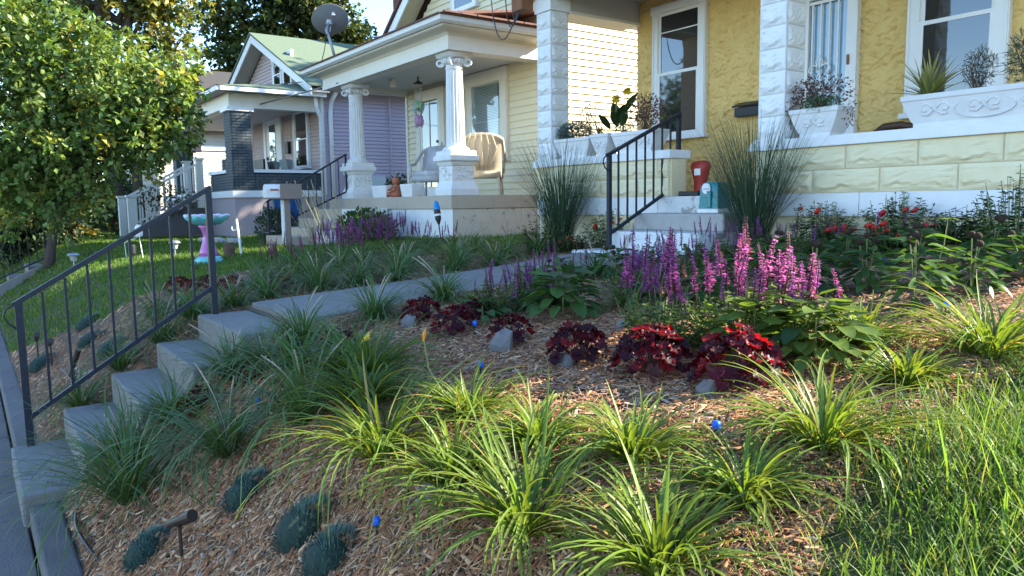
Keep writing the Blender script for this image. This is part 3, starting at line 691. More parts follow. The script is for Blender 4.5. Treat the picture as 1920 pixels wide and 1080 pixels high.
# satellite dish on the porch roof corner
sd = thing('satellite_dish', 'grey satellite dish on a bent arm at the porch roof edge', 'satellite dish', (-14.55,6.3,2.85))
dg = mat('dish_grey', (.20,.205,.21), .5, (.17,.17,.18), 5, .3)
n = Vector((-.55,.35,.55)).normalized()         # the dish looks away from the camera
u = n.orthogonal().normalized(); w2 = n.cross(u); cc = Vector((-14.62,6.2,3.66)); vs = []; fs = []; R_, S_ = 8, 32
for i in range(R_+1):
    for j in range(S_):
        r = i/R_; a = 2*PI*j/S_; p = cc+(u*math.cos(a)*.37+w2*math.sin(a)*.32)*r+n*(.075*r*r-.05); vs.append(p)
fs = [(i*S_+j, i*S_+(j+1)%S_, (i+1)*S_+(j+1)%S_, (i+1)*S_+j) for i in range(R_) for j in range(S_)]
m_ = MB().add(vs, fs); k0 = len(m_.v); m_.add([v-n*.012 for v in vs], [f[::-1] for f in fs]); m_.add([v for v in vs[-S_:]]+[v-n*.012 for v in vs[-S_:]], [(j,(j+1)%S_,S_+(j+1)%S_,S_+j) for j in range(S_)])
m_.build('reflector', dg, sd, smooth=True)
bk_ = cc-n*.06
MB().tube([tuple(bk_), (-14.46,6.05,3.42), (-14.40,6.1,3.20), (-14.28,6.15,2.80)], .028, 8).build('mast', grey_metal, sd, smooth=True)
MB().lathe([(.06,0),(.07,.02),(.07,.1),(.05,.12)], 10, tuple(bk_-Vector((0,0,.08)))).build('bracket', grey_metal, sd)
MB().tube([tuple(cc-n*.05-Vector((0,0,.2))), tuple(cc+n*.32+Vector((.30,-.10,-.10)))], .014, 6).build('feed_arm', grey_metal, sd); MB().lathe([(.03,-.06),(.045,-.05),(.045,.05),(.03,.07)], 10, tuple(cc+n*.30+Vector((.33,-.10,-.08)))).build('feed_horn', white, sd)
MB().tube([(-14.42,6.05,3.35),(-14.50,6.0,3.0),(-14.52,5.95,2.82)], .008, 5).build('cable', black_plastic, sd)

# ================================================================== LAVENDER HOUSE
PH = thing('lavender_house', 'lavender house with green shingle gable and dark brick porch pillars', 'house', (-23.5,6,-.75))
PX0, PX1 = -27.9, -19.70
pw_ = bx('side_wall', purple, PH, PX1-.14,PX1-.02,8.05,22,-.9,3.1); siding_side(pw_, PX1, 8.02, 16, -.3, 3.1, .10, purple, joined=True)
bx('house_body', purple, PH, PX0,PX1-.15,8.16,22,-.9,3.2); fw_ = bx('front_wall', purple_front, PH, PX0,PX1-.16,8.03,8.15,.3,3.2)
siding_front(fw_, 8.02, lambda z:PX0, lambda z:PX1-.02, .30, 3.1, .10, purple_front, joined=True)
bx('corner_board', trim, PH, PX1-.03,PX1+.045,7.97,8.06,.3,3.1)
ax, az_, ez_ = -23.8, 5.20, 3.08
for s, ex in ((-1,-28.4),(1,-19.15)):
    MB().prism([(ax,az_),(ex,ez_),(ex,ez_-.22),(ax,az_-.24)], 7.52, 7.56, 'y').build('rake_board', trim, PH)
    MB().prism([(ax,az_-.10),(ex,ez_-.10),(ex,ez_-.14),(ax,az_-.14)], 7.562, 8.04, 'y').build('rake_soffit', soffit, PH)
    MB().prism([(ax,az_+.07),(ex+s*.05,ez_+.04),(ex+s*.05,ez_+.004),(ax,az_+.008)], 7.48, 22.4, 'y').build('roof', shingle_green, PH)
gg = MB().prism([(PX0,3.0),(PX1-.1,3.0),(ax,az_-.2)], 8.05, 21.9, 'y').build('gable_wall', purple_front, PH)
k_ = (az_-.2-3.0)/(PX1-ax); siding_front(gg, 8.03, lambda z: ax-(az_-.22-z)/k_, lambda z: ax+(az_-.22-z)/k_, 3.1, az_-.3, .10, purple_front, joined=True)
for a, b in ((-23.25,-22.45),(-22.40,-21.6)): window_front(PH, a,b,3.42,4.45,7.99, .10, frame=white)
window_front(PH, -21.72,-20.55,1.05,2.78,7.99, .13, frame=white)
pdr = bx('door', white, PH, -24.35,-24.15,7.93,8.0,.45,2.85); bx('jamb', white, pdr, -23.10,-22.72,7.93,8.0,.45,2.85); bx('head', white, pdr, -24.15,-23.10,7.93,8.0,2.62,2.85)
bx('door_leaf', white, pdr, -24.15,-23.10,7.96,8.0,.45,2.62); bx('pane', dark_glass, pdr, -23.82,-23.30,7.945,7.958,.75,2.5); bx('door_knob', black_plastic, pdr, -24.05,-23.98,7.9,7.95,1.45,1.55)
bx('wall_mailbox_panel', black_plastic, PH, -22.35,-22.10,7.9,8.0,1.55,1.9)
# porch of the lavender house
bx('porch_base', mat('mauve_block', (.42,.35,.36), .8, (.36,.30,.31), 5, .3, bump=.2, bscale=40), PH, -27.6,-19.70,5.62,8.0,-.95,.25)
bx('porch_band', white, PH, -27.65,-19.66,5.57,8.0,.25,.42)
def brickwork(x0, x1, y0, y1, z0, z1, nm='brickwork'):
    core = bx(nm, mat('dark_mortar', (.035,.045,.05), .9), PH, x0+.012,x1-.012,y0+.012,y1-.012,z0,z1); b = MB(); z = z0; r = 0
    while z < z1-.03:
        o = .11 if r%2 else 0
        x = x0-o
        while x < x1:
            a, c = max(x,x0), min(x+.212,x1)
            if c-a > .02: b.box(a,c,y0-.008,y0+.03,z,z+.058)
            x += .222
        y = y0-o+.035
        while y < y1:
            a, c = max(y,y0+.032), min(y+.212,y1)
            if c-a > .02: b.box(x1-.03,x1+.008,a,c,z,z+.058)
            y += .222
        z += .072; r += 1
    b.build('bricks', grey_brick, core, kind='stuff')
brickwork(-20.22,-19.68,5.60,6.12,.42,2.40,'pillar'); brickwork(-26.2,-25.7,5.60,6.12,.42,2.40,'pillar'); brickwork(-19.98,-19.70,6.13,8.0,.42,.88,'porch_wall'); brickwork(-21.9,-20.23,5.63,5.9,.42,.88,'porch_wall')
bx('ledge', white, PH, -20.02,-19.66,6.13,7.98,.88,.96); bx('ledge', white, PH, -21.95,-20.23,5.58,5.94,.88,.96)
for x in (-20.25,-26.24): bx('pillar_cap', white, PH, x-.04,x+.62,5.53,6.19,2.402,2.50)
bx('porch_beam', cream_trim, PH, -27.5,-19.72,5.60,5.90,2.50,2.86); bx('porch_beam', cream_trim, PH, -20.0,-19.72,5.901,8.0,2.50,2.86)
bx('porch_ceiling', soffit, PH, -27.5,-20.0,5.9,8.0,2.66,2.70)
bx('porch_soffit', soffit, PH, -27.9,-19.35,5.30,8.0,2.87,2.90)
for a in (((-27.95,-19.30),(5.22,5.29)),): bx('gutter', white, PH, a[0][0],a[0][1],a[1][0],a[1][1],2.84,2.95)
bx('gutter', white, PH, -19.34,-19.27,5.295,8.0,2.84,2.95)
MB().add([(-28,5.2,2.955),(-19.25,5.2,2.955),(-19.25,8.0,2.955),(-20.6,8.03,3.35),(-26.8,8.03,3.35),(-28,8.0,2.955)], [(0,1,3,4),(1,2,3),(0,4,5)]).build('porch_roof', shingle_green, PH)
for x, y in ((-19.60,7.9),): MB().tube([(-19.45,7.75,2.86),(-19.5,7.8,2.55),(-19.58,7.93,2.35),(-19.62,7.95,2.2),(-19.62,7.95,-.6)], .055, 8).build('downspout', white, PH, smooth=True)
MB().tube([(-19.35,8.3,3.0),(-19.55,8.25,2.8),(-19.6,8.22,2.5),(-19.6,8.22,-.6)], .06, 8).build('downspout', white, PH, smooth=True)
MB().tube([(-19.62,10.0,3.0),(-19.62,10.0,-.5)], .03, 6).build('conduit', purple, PH)
eb = thing('meter_box', 'pale grey utility box on the lavender side wall', 'utility box', (-19.6,9.3,.2))
bx('case', mat('utility_grey', (.52,.55,.56), .6), eb, -19.67,-19.50,9.05,9.75,.02,.80, bevel=.01); MB().tube([(-19.6,9.0,.75),(-19.6,8.75,.70),(-19.6,8.6,.75),(-19.6,8.55,1.0)], .02, 6).build('pipe', grey_metal, eb)
# stair of the lavender house with white balustrades
PSt = thing('porch_stair', 'wooden stair with white posts up to the lavender porch', 'stair', (-22.9,4.6,-.8))
dk = mat('stair_wood', (.16,.14,.14), .7, (.10,.09,.09), 8, .3)
for k in range(6): MB().box(-23.6,-22.3,3.75+k*.31,4.09+k*.31,-.58+k*.17,-.54+k*.17).build('tread', dk, PSt); 
MB().add([(-22.28,3.7,-.75),(-22.28,5.6,-.75),(-22.28,5.6,.34),(-22.28,3.7,-.62)], [(0,1,2,3)]).build('stringer', dk, PSt)
wp = mat('cream_post_paint', (.70,.68,.60), .5, (.62,.60,.52), 5, .3)
for x in (-22.25,-23.65):
    for y, z0, z1 in ((3.65,-.75,.36),(5.42,.0,1.36)):
        MB().sqstack([(.09,.09,0),(.09,.09,z1-z0-.06),(.12,.12,z1-z0-.05),(.12,.12,z1-z0)], (x,y,z0)).build('post', wp, PSt)
    for dz, h in ((0,.06),(-.85,.05)): MB().bar((x,3.7,.28+dz),(x,5.4,1.22+dz),.06,h).build('rail', wp, PSt)
    for k in range(10):
        y = 3.86+k*.155; zt = .28+(y-3.7)/1.7*.94; MB().box(x-.02,x+.02,y-.02,y+.02,zt-.83,zt).build('baluster', wp, PSt)
chm = bx('chimney', red_brick, PH, -22.87,-22.33,11.93,12.47,3.5,7.6); cbk = MB()
for k in range(42):
    zz = 4.6+k*.072
    for j in range(3):
        o_ = -.09 if k%2 else 0.0
        cbk.box(max(-22.88,-22.88+j*.225+o_),min(-22.32,-22.88+j*.225+o_+.212),11.90,11.95,zz,zz+.06); y_ = 11.952+j*.225+o_*.9
        cbk.box(-22.35,-22.30,max(11.952,y_),min(12.48,y_+.212),zz,zz+.06)
cbk.build('bricks', red_brick, chm, kind='stuff')
# chairs and hanging flag on the lavender porch
grn = mat('floral_cushion', (.30,.34,.33), .9, (.12,.15,.14), 12, .2)
for k, (x, lab) in enumerate(((-20.9,'patterned grey cushion chair under the lavender house window'),(-21.9,'patterned grey cushion chair beside the lavender house door'))):
    t = thing('patio_chair', lab, 'chair', (x,7.2,.42))
    MB().add([(x-.3,6.95,.80),(x+.3,6.95,.80),(x+.3,7.40,.80),(x-.3,7.40,.80),(x-.28,7.3,1.30),(x+.28,7.3,1.30),(x+.28,7.50,1.26),(x-.28,7.50,1.26)], [(0,1,2,3),(3,2,5,4),(4,5,6,7),(2,6,5),(3,4,7)]).build('cushion', grn, t)
    for lx in (-.28,.28):
        for ly in (6.95,7.45): bx('leg', black_plastic, t, x+lx-.02,x+lx+.02,ly-.02,ly+.02,.42,.78)
fl = thing('hanging_flag', 'faded pink flag hanging at the far porch pillar', 'flag', (-26.0,5.9,1.5)); bx('cloth', mat('flag_cloth', (.55,.25,.27), .9, (.62,.50,.50), 6, .3), fl, -25.62,-25.60,5.72,6.35,1.75,2.25); MB().tube([(-25.61,5.7,2.27),(-25.61,6.4,2.27)], .012, 5).build('rod', grey_metal, fl)
sw_ = thing('porch_swing', 'dark porch swing with pink cushion on the lavender porch', 'swing', (-22.0,6.9,.6))
MB().add([(-21.2,6.2,.95),(-21.2,7.0,1.5),(-24.0,7.0,1.5),(-24.0,6.2,.95),(-21.2,6.25,.85),(-21.2,7.05,1.4),(-24,7.05,1.4),(-24,6.25,.85)], [(0,1,2,3),(7,6,5,4),(0,4,5,1),(2,6,7,3)]).build('awning', mat('dark_canvas', (.05,.055,.065), .8), sw_) if False else MB().box(-23.4,-21.6,6.5,7.0,.80,.86).build('seat', black_plastic, sw_)
MB().box(-23.4,-21.6,7.0,7.06,.86,1.35).build('backrest', black_plastic, sw_); MB().box(-23.2,-21.7,6.52,6.95,.865,.98).build('cushion', mat('pink_cushion', (.55,.32,.36), .9, (.6,.5,.5), 8, .3), sw_, bevel=.03)
for x in (-23.4,-21.6): MB().tube([(x,6.75,.85),(x,6.75,2.66)], .012, 5).build('chain', grey_metal, sw_)

# ================================================================== GREY HOUSE beyond
GH = thing('far_house', 'pale sunlit clapboard house seen beyond the lavender porch', 'house', (-36,9,-.9))
fs_ = mat('far_siding', (.62,.56,.46), .6, (.52,.47,.38), 2, .3)
b_ = bx('house_body', fs_, GH, -42,-33.0,6.5,20,-1.2,3.4); siding_side(b_, -33.0, 6.45, 20, -.9, 3.4, .14, fs_, joined=True)
siding_front(b_, 6.5, lambda z:-42, lambda z:-33, -.9, 3.4, .14, fs_, joined=True)
for s in (-1,1): MB().prism([(-37.5,6.2),(-37.5+s*5.1,3.1),(-37.5+s*5.1,3.25),(-37.5,6.35)], 6.0, 20.5, 'y').build('roof', shingle_dark, GH)
bx('trim_band', white, GH, -33.06,-32.93,6.44,20,2.35,2.55)
MB().prism([(-42,3.4),(-33,3.4),(-37.5,6.15)], 6.55, 19.9, 'y').build('gable_wall', fs_, GH)
for y in (9.0,13.0): bx('window', dark_glass, GH, -32.99,-32.95,y,y+1.0,.5,2.0)
# ================================================================== GROUND, WALKS, LAWN
def lawn_edge(y): return np.interp(y, [.3,1.46,1.7,2.0,2.5,3.0,3.6,6.2], [-.72,-.92,-1.0,-1.06,-1.12,-1.05,-.75,-.2])
def bed_left(y): return np.interp(y, [.3,.5,1.06,1.7,2.2,3,4.4,5.2,6.2], [-10.2,-9.6,-8.3,-8.2,-8.3,-8.9,-9.3,-8.3,-7.6])
def in_bed(x, y):
    main = (x > -4.72) & (x < lawn_edge(y)) & (y > .31) & (y < 6.16)
    left = (x < -5.81) & (x > bed_left(y)) & (y > .31) & (y < 6.16)
    return main | left
lawn_soil = mat('lawn_soil', (.035,.055,.015), .95, (.06,.05,.025), 3, .4, bump=.6, bscale=30)
mulch_base = mat('shredded_mulch', (.17,.10,.06), .95, (.07,.045,.03), 35, .3, bump=1, bscale=60, mark=((.30,.20,.13), 50, .58))
xs = np.unique(np.concatenate([np.array([-400,-200,-120,-80,-60,-45,-35,-28]), np.arange(-24,-10,.25), np.arange(-10,2.01,.09), np.array([3,5,8,14,30,80,200,400])]))
ys = np.unique(np.concatenate([np.array([.30]), np.arange(.36,3.2,.07), np.arange(3.2,8.4,.2), np.array([9,10,12,16,24,40,80,200,400])]))
Xg, Yg = np.meshgrid(xs, ys); Zg = ground(Xg, Yg)
bumps = .012*np.sin(Xg*3.1+np.sin(Yg*4))*np.cos(Yg*3.7)+RNG.normal(0,.005,Xg.shape); near = (Xg > -24) & (Xg < 3) & (Yg < 8.4)
Zg = Zg+bumps*near-.012
walk = (Xg > -5.83) & (Xg < -4.69) & (Yg < 6.2); Zg = np.where(walk, Zg-.09, Zg)
ii = np.arange(len(xs)-1)[None,:]; kk = (np.arange(len(ys)-1)*len(xs))[:,None]
F = np.stack([kk+ii, kk+ii+1, kk+ii+len(xs)+1, kk+ii+len(xs)], -1).reshape(-1,4); V = np.stack([Xg,Yg,Zg], -1).reshape(-1,3)
link('ground', npmesh('ground', V, F, lawn_soil, smooth=True), kind='structure')
fc = V[F].mean(1); sel = in_bed(fc[:,0], fc[:,1]) & (fc[:,1] < 6.15)
Vb = V.copy(); Vb[:,2] += .007
link('mulch_bed', npmesh('mulch_bed', Vb, F[sel], mulch_base, smooth=True), kind='structure')
asph = mat('street_asphalt', (.05,.05,.052), .9, (.035,.035,.036), 30, .3, bump=.3, bscale=120)
MB().add([(-400,-400,-1.85),(400,-400,-1.85),(400,.2,-1.85),(-400,.2,-1.85)], [(0,1,2,3)]).build('street', asph, kind='structure')
verge = mat('verge_grass', (.05,.08,.02), .95, (.08,.08,.03), 5, .4, bump=.6, bscale=40)
bx('verge', verge, None, -60,20,-2.6,-1.42,-1.84,-1.72, kind='structure')
walk_c = mat('sidewalk_concrete', (.17,.155,.145), .9, (.11,.10,.095), 4, .4, bump=.35, bscale=70, mark=((.09,.085,.08), 2.2, .60))
swk = bx('sidewalk', mat('joint_dirt', (.06,.05,.04), .95), None, -60,20,-1.40,.165,-1.80,-1.715, kind='structure')
for k in range(-12, 2): bx('slab', walk_c, swk, k*1.35+.008,(k+1)*1.35-.008,-1.39,.160,-1.79,-1.70, bevel=.006)
cb = bx('curb', walk_c, None, -4.70,-3.27,.172,.315,-1.80,-1.585, bevel=.015, kind='structure')
for a, b in ((-3.26,-1.4),(-1.39,1.5),(1.51,4)): bx('curb_length', walk_c, cb, a,b,.172,.315,-1.80,-1.585, bevel=.015)
cb2 = bx('curb', walk_c, None, -8.1,-5.83,.172,.315,-1.80,-1.60, bevel=.015, kind='structure')
for a, b in ((-10.6,-8.11),(-13.4,-10.61)): bx('curb_length', walk_c, cb2, a,b,.172,.315,-1.80,-1.60, bevel=.015)
FS = thing('front_steps', 'grey concrete garden steps climbing from the sidewalk beside the long handrail', 'steps', (-5.25,.8,-1.7))
for y0, z, y1, zb in ((.142,-1.53,.60,-1.78),(.45,-1.325,.92,-1.60),(.75,-1.13,1.22,-1.40),(1.05,-.952,1.52,-1.20),(1.34,-.777,1.71,-1.05)):
    MB().box(-5.80,-4.73,y0,y1,zb,z).build('step', concrete, FS, bevel=.014)
wk = bx('front_walk', mat('walk_bed', (.10,.085,.07), .95), None, -5.79,-4.75,1.72,5.04,-1.0,-.76, kind='structure')
def slab(y0, y1, z0, z1):
    MB().add([(-5.80,y0,z0-.12),(-4.73,y0,z0-.12),(-4.73,y1,z1-.12),(-5.80,y1,z1-.12),(-5.80,y0,z0),(-4.73,y0,z0),(-4.73,y1,z1),(-5.80,y1,z1)],
             [(0,3,2,1),(4,5,6,7),(0,1,5,4),(1,2,6,5),(2,3,7,6),(3,0,4,7)]).build('slab', concrete, wk, bevel=.01)
slab(1.735,3.0,-.722,-.648); slab(3.02,4.1,-.648,-.575); slab(4.12,5.04,-.573,-.50)
handrail('garden_handrail', 'long black iron handrail climbing beside the front garden steps', -5.76, .25,-1.53,-.59, 1.455,-.777,.15, 8, -1.35,-.575, post=.042)

# shredded wood mulch: every chip is a small faceted sliver
chipm = mat('wood_chip', (.4,.3,.2), .85, attr=True, spec=.2)
def chips(n, x0, x1, y0, y1, rng, lmin=.015, lmax=.06):
    x = rng.uniform(x0,x1,n); y = rng.uniform(y0,y1,n); k = in_bed(x,y); x, y = x[k], y[k]; n = len(x)
    z = ground(x,y)-.004+rng.uniform(0,.022,n); L = rng.uniform(lmin,lmax,n)*.5; W = rng.uniform(.0024,.0070,n)*.5*(1+(rng.random(n)<.12)*1.3); T = W*rng.uniform(.5,1,n)
    a = rng.uniform(0,2*PI,n)*.5+rng.choice([0,PI],n)*.25; e = rng.normal(0,.22,n)
    slope = (ground(x,y+.05)-ground(x,y-.05))/.1
    d = np.stack([np.cos(a)*np.cos(e), np.sin(a)*np.cos(e), np.sin(e)+slope*np.sin(a)], -1); s = np.stack([-np.sin(a), np.cos(a), slope*np.cos(a)], -1); u = np.cross(d, s)
    c = np.stack([x,y,z], -1); L, W, T = L[:,None], W[:,None], T[:,None]; b = rng.normal(0,.15,(n,1))
    V = np.stack([c-d*L-s*W, c-d*L+s*W*.6, c+d*L+s*W*.7, c+d*L-s*W*.5, c-d*L*.9+u*T+s*b*W, c+d*L*.85+u*T], 1)
    i = np.arange(n)[:,None]*6
    F = np.concatenate([np.hstack([i,i+3,i+5]),np.hstack([i,i+5,i+4]),np.hstack([i+1,i+4,i+5]),np.hstack([i+1,i+5,i+2]),np.hstack([i,i+4,i+1]),np.hstack([i+3,i+2,i+5])], 0)
    pal = np.array([(.42,.25,.13),(.55,.38,.22),(.22,.11,.055),(.38,.17,.08),(.40,.32,.26),(.30,.165,.09),(.60,.45,.30)]); w = [.22,.13,.16,.20,.07,.17,.05]
    col = pal[rng.choice(7, n, p=w)]*np.array([.95,.85,.80])*(1+rng.normal(0,.18,(n,1))); return V.reshape(-1,3), F, np.repeat(np.clip(col,.02,.9), 6, 0)
r_ = np.random.default_rng(5)
pm = [chips(58000,-3.6,-.6,.33,1.7,r_,.014,.062), chips(44000,-3.6,-.6,1.7,3.3,r_,.014,.062), chips(14000,-3.6,-.4,3.3,6.1,r_), chips(14000,-4.72,-3.6,.33,3.2,r_), chips(5000,-4.72,-3.6,3.2,6.1,r_,.02,.07), chips(9000,-10.2,-5.81,.33,2.4,r_,.02,.07), chips(5000,-9.3,-5.81,2.4,6.1,r_,.02,.07)]
V, F, cc = cat_mesh(pm); tag(link('mulch_chips', npmesh('mulch_chips', V, F, chipm, cc)), 'tan shredded wood mulch spread over the garden bed', 'mulch', kind='stuff')

# lawn grass
grassm = mat('grass_blade', (.1,.2,.03), .55, attr=True, transl=.45, tcol=(1.5,1.35,.6), spec=.3)
def grass(n, x0, x1, y0, y1, rng, keep, lmin, lmax, wd, segs, base, hmul=1):
    x = rng.uniform(x0,x1,n); y = rng.uniform(y0,y1,n); k = keep(x,y); x, y = x[k], y[k]; n = len(x)
    P = np.stack([x,y,ground(x,y)-.018], -1); L = rng.uniform(lmin,lmax,n)*(.75+.25*np.sin(x*5)*np.cos(y*6))
    c = jit(base, n, .22, rng); dry = rng.random(n) < .06; c[dry] = np.array((.30,.25,.10))*rng.uniform(.7,1.1,(dry.sum(),1))
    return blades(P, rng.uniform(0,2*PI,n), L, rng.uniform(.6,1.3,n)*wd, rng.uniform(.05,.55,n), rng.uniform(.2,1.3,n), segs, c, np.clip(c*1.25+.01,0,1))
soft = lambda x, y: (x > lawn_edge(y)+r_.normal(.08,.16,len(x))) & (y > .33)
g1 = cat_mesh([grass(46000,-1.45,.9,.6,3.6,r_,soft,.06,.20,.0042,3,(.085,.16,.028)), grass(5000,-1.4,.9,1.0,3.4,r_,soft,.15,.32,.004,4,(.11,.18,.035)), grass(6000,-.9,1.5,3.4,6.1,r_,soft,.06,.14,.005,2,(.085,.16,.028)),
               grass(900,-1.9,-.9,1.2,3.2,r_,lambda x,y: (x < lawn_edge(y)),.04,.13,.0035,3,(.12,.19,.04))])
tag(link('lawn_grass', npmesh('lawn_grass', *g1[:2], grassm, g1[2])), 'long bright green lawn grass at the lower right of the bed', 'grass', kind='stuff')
keepL = lambda x, y: (x < bed_left(y)+.1) & (y > .33) & ~((x < -12.3) & (x > -14.3) & (y > 4.4)) & (y < 6.2)
g2 = cat_mesh([grass(38000,-14,-7.6,.33,6.2,r_,keepL,.05,.13,.009,2,(.085,.17,.025)), grass(30000,-24,-14,.33,7.5,r_,keepL,.05,.12,.016,2,(.085,.17,.025)), grass(9000,-40,-24,.33,8,r_,keepL,.08,.16,.035,2,(.08,.15,.025)),
               grass(5000,-10.1,-7.9,5.9,8.4,r_,lambda x,y: y>5.9,.05,.12,.008,2,(.085,.17,.025)), grass(9000,-19.2,-15.2,6,14,r_,lambda x,y: y>5.9,.06,.14,.016,2,(.08,.15,.025))])
tag(link('neighbour_grass', npmesh('neighbour_grass', *g2[:2], grassm, g2[2])), 'sunlit mown grass of the lawns left of the steps', 'grass', kind='stuff')

# ================================================================== GARDEN PLANTS
leafm = mat('strap_leaf', (.1,.2,.03), .45, attr=True, transl=.42, tcol=(1.5,1.3,.5), spec=.35)
lirm = mat('liriope_leaf', (.05,.1,.03), .42, attr=True, transl=.3, tcol=(1.3,1.3,.5), spec=.4)
stemm = mat('plant_stem', (.16,.18,.06), .7)
def clump(name, label, cat, x, y, rad, h, n, wd, base, m, group, seed, flop=1.0, segs=6, fold=0, dead=.03, spread=.10):
    rng = np.random.default_rng(seed); z = gz(x,y)
    a = rng.uniform(0,2*PI,n); q = np.sqrt(rng.random(n)); br = rad*spread*q
    P = np.stack([x+br*np.cos(a), y+br*np.sin(a), np.full(n, z-.01)], -1); az = a+rng.normal(0,.5,n)
    L = (.95*rad+.30*h)*rng.uniform(.55,1.2,n)*(.62+.42*q); lean = np.clip(.08+.78*q+rng.normal(0,.15,n),0,1.2); arch = rng.uniform(.6,2.2,n)*flop*(.55+.65*q)
    c = jit(base, n, .18, rng); dd = rng.random(n) < dead; c[dd] = np.array((.34,.26,.10))*rng.uniform(.6,1.1,(dd.sum(),1))
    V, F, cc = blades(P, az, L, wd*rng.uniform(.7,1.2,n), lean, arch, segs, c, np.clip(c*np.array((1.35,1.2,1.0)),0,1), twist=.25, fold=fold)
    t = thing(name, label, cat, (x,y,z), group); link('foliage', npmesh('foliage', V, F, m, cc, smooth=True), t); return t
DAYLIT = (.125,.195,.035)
day = [(-1.67,1.24,.33,.36,'largest yellow-green daylily clump at the bottom centre of the bed'),(-1.21,1.30,.26,.27,'daylily clump at the bottom edge right of the largest clump'),
 (-1.21,1.63,.21,.21,'daylily clump right below the blue sprinkler cap at the lawn side'),(-1.63,1.63,.22,.24,'upright daylily clump below the second heuchera from the right'),
 (-1.98,1.53,.21,.22,'small daylily clump directly above the largest clump'),(-2.41,1.53,.21,.24,'bright daylily clump with a blue cap behind it'),
 (-1.21,1.99,.29,.25,'arching daylily clump below the rightmost burgundy heuchera, nearest the lawn'),(-1.28,2.60,.18,.20,'small spiky daylily clump between lawn and leafy salvia'),
 (-1.20,3.06,.33,.27,'large daylily clump at the right edge of the picture'),(-2.53,1.22,.40,.38,'wide pale daylily clump at the middle of the slope'),
 (-2.08,1.25,.27,.28,'thin daylily clump left of the largest clump'),(-1.66,2.98,.22,.27,'daylily clump hidden behind the bright leafy salvia'),(-3.27,1.52,.33,.30,'daylily clump with one yellow flower on the slope'),
 (-2.95,1.35,.28,.28,'dense daylily clump between the yellow flower and the dark liriope')]
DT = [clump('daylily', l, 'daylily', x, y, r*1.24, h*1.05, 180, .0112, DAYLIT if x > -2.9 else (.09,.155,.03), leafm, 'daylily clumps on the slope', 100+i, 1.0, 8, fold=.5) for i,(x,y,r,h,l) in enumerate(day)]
LIRC = (.075,.14,.040)
lir = [(-4.01,.56,.60,.46,'biggest dark liriope clump at the lower left by the curb'),(-3.58,.93,.40,.40,'liriope clump right of the biggest one, above the bare mulch'),(-4.42,1.19,.33,.34,'liriope clump leaning over the third garden step'),
 (-4.29,1.56,.33,.33,'liriope clump beside the top garden step'),(-4.37,2.08,.29,.30,'liriope clump at the near edge of the front walk'),(-4.52,2.68,.30,.32,'liriope clump beside the walk behind the burgundy heucheras'),
 (-3.26,1.19,.44,.38,'broad liriope clump left of the pale daylily'),(-4.45,.87,.33,.30,'liriope clump over the second garden step'),(-4.15,1.30,.28,.24,'low liriope clump in front of the small red heuchera'),(-3.6,1.55,.30,.26,'liriope clump between walk and yellow flower'),
 (-4.42,.62,.35,.32,'liriope clump spilling over the lowest garden step'),(-3.75,1.35,.30,.28,'liriope clump above the blue cap on the slope')]
lirl = [(-6.05,.58,.36,.32,'liriope clump behind the foot of the long handrail'),(-6.2,.88,.33,.30,'liriope clump left of the lowest handrail balusters'),(-6.1,1.15,.36,.34,'liriope clump behind the middle of the long handrail'),(-6.15,1.40,.33,.30,'liriope clump left of the top garden step'),
 (-6.15,1.70,.30,.28,'liriope clump beside the top handrail post'),(-6.15,1.98,.32,.28,'first liriope clump along the far side of the walk'),(-6.12,2.40,.36,.33,'second liriope clump along the far side of the walk'),(-6.08,2.72,.33,.30,'third liriope clump along the far side of the walk'),
 (-6.06,3.10,.37,.33,'fourth liriope clump along the far side of the walk'),(-6.12,3.73,.36,.33,'fifth liriope clump along the far side of the walk'),(-6.1,4.2,.33,.30,'sixth liriope clump along the far side of the walk'),(-7.5,2.75,.34,.26,'liriope clump in front of the far purple salvia'),
 (-7.3,3.1,.34,.26,'liriope clump right of the far purple salvia'),(-6.6,1.42,.33,.32,'liriope clump behind the upper handrail balusters'),(-6.9,1.27,.33,.30,'liriope clump between handrail and neighbour lawn'),(-6.6,4.7,.33,.28,'liriope clump near the foot of the tall ornamental grass'),(-7.0,3.7,.33,.28,'liriope clump in the middle of the far bed'),
 (-6.75,2.1,.32,.28,'liriope clump above the far red heucheras'),(-7.6,3.9,.33,.26,'liriope clump behind the far bed near the neighbour lawn'),(-8.2,2.9,.33,.24,'liriope clump at the neighbour lawn beside the birdbath'),(-6.7,5.2,.30,.24,'liriope clump at the back of the far bed')]
back = []
for k, (x, y) in enumerate(((-6.55,2.55),(-6.6,3.05),(-6.65,3.45),(-6.6,4.1),(-7.1,2.5),(-7.2,4.4),(-7.9,3.6),(-7.5,4.9),(-8.2,4.6),(-7.0,5.0),(-8.6,3.4),(-8.0,5.1))):
    back.append((x,y,.32,.27,'%s liriope of the back rows beyond the walk, counted from the handrail side' % ('first','second','third','fourth','fifth','sixth','seventh','eighth','ninth','tenth','eleventh','twelfth')[k]))
lirl += back
mid = [(-3.14,3.10,.25,.24,'green strap-leaf clump between the two purple salvias'),(-3.2,3.42,.25,.22,'strap-leaf clump behind the broad-leaved plant'),(-4.35,3.3,.30,.28,'strap-leaf clump at the right side of the front walk'),(-4.4,4.0,.28,.26,'strap-leaf clump beside the walk near the porch steps'),(-3.0,4.3,.25,.22,'strap-leaf clump in the shade before the porch wall')]
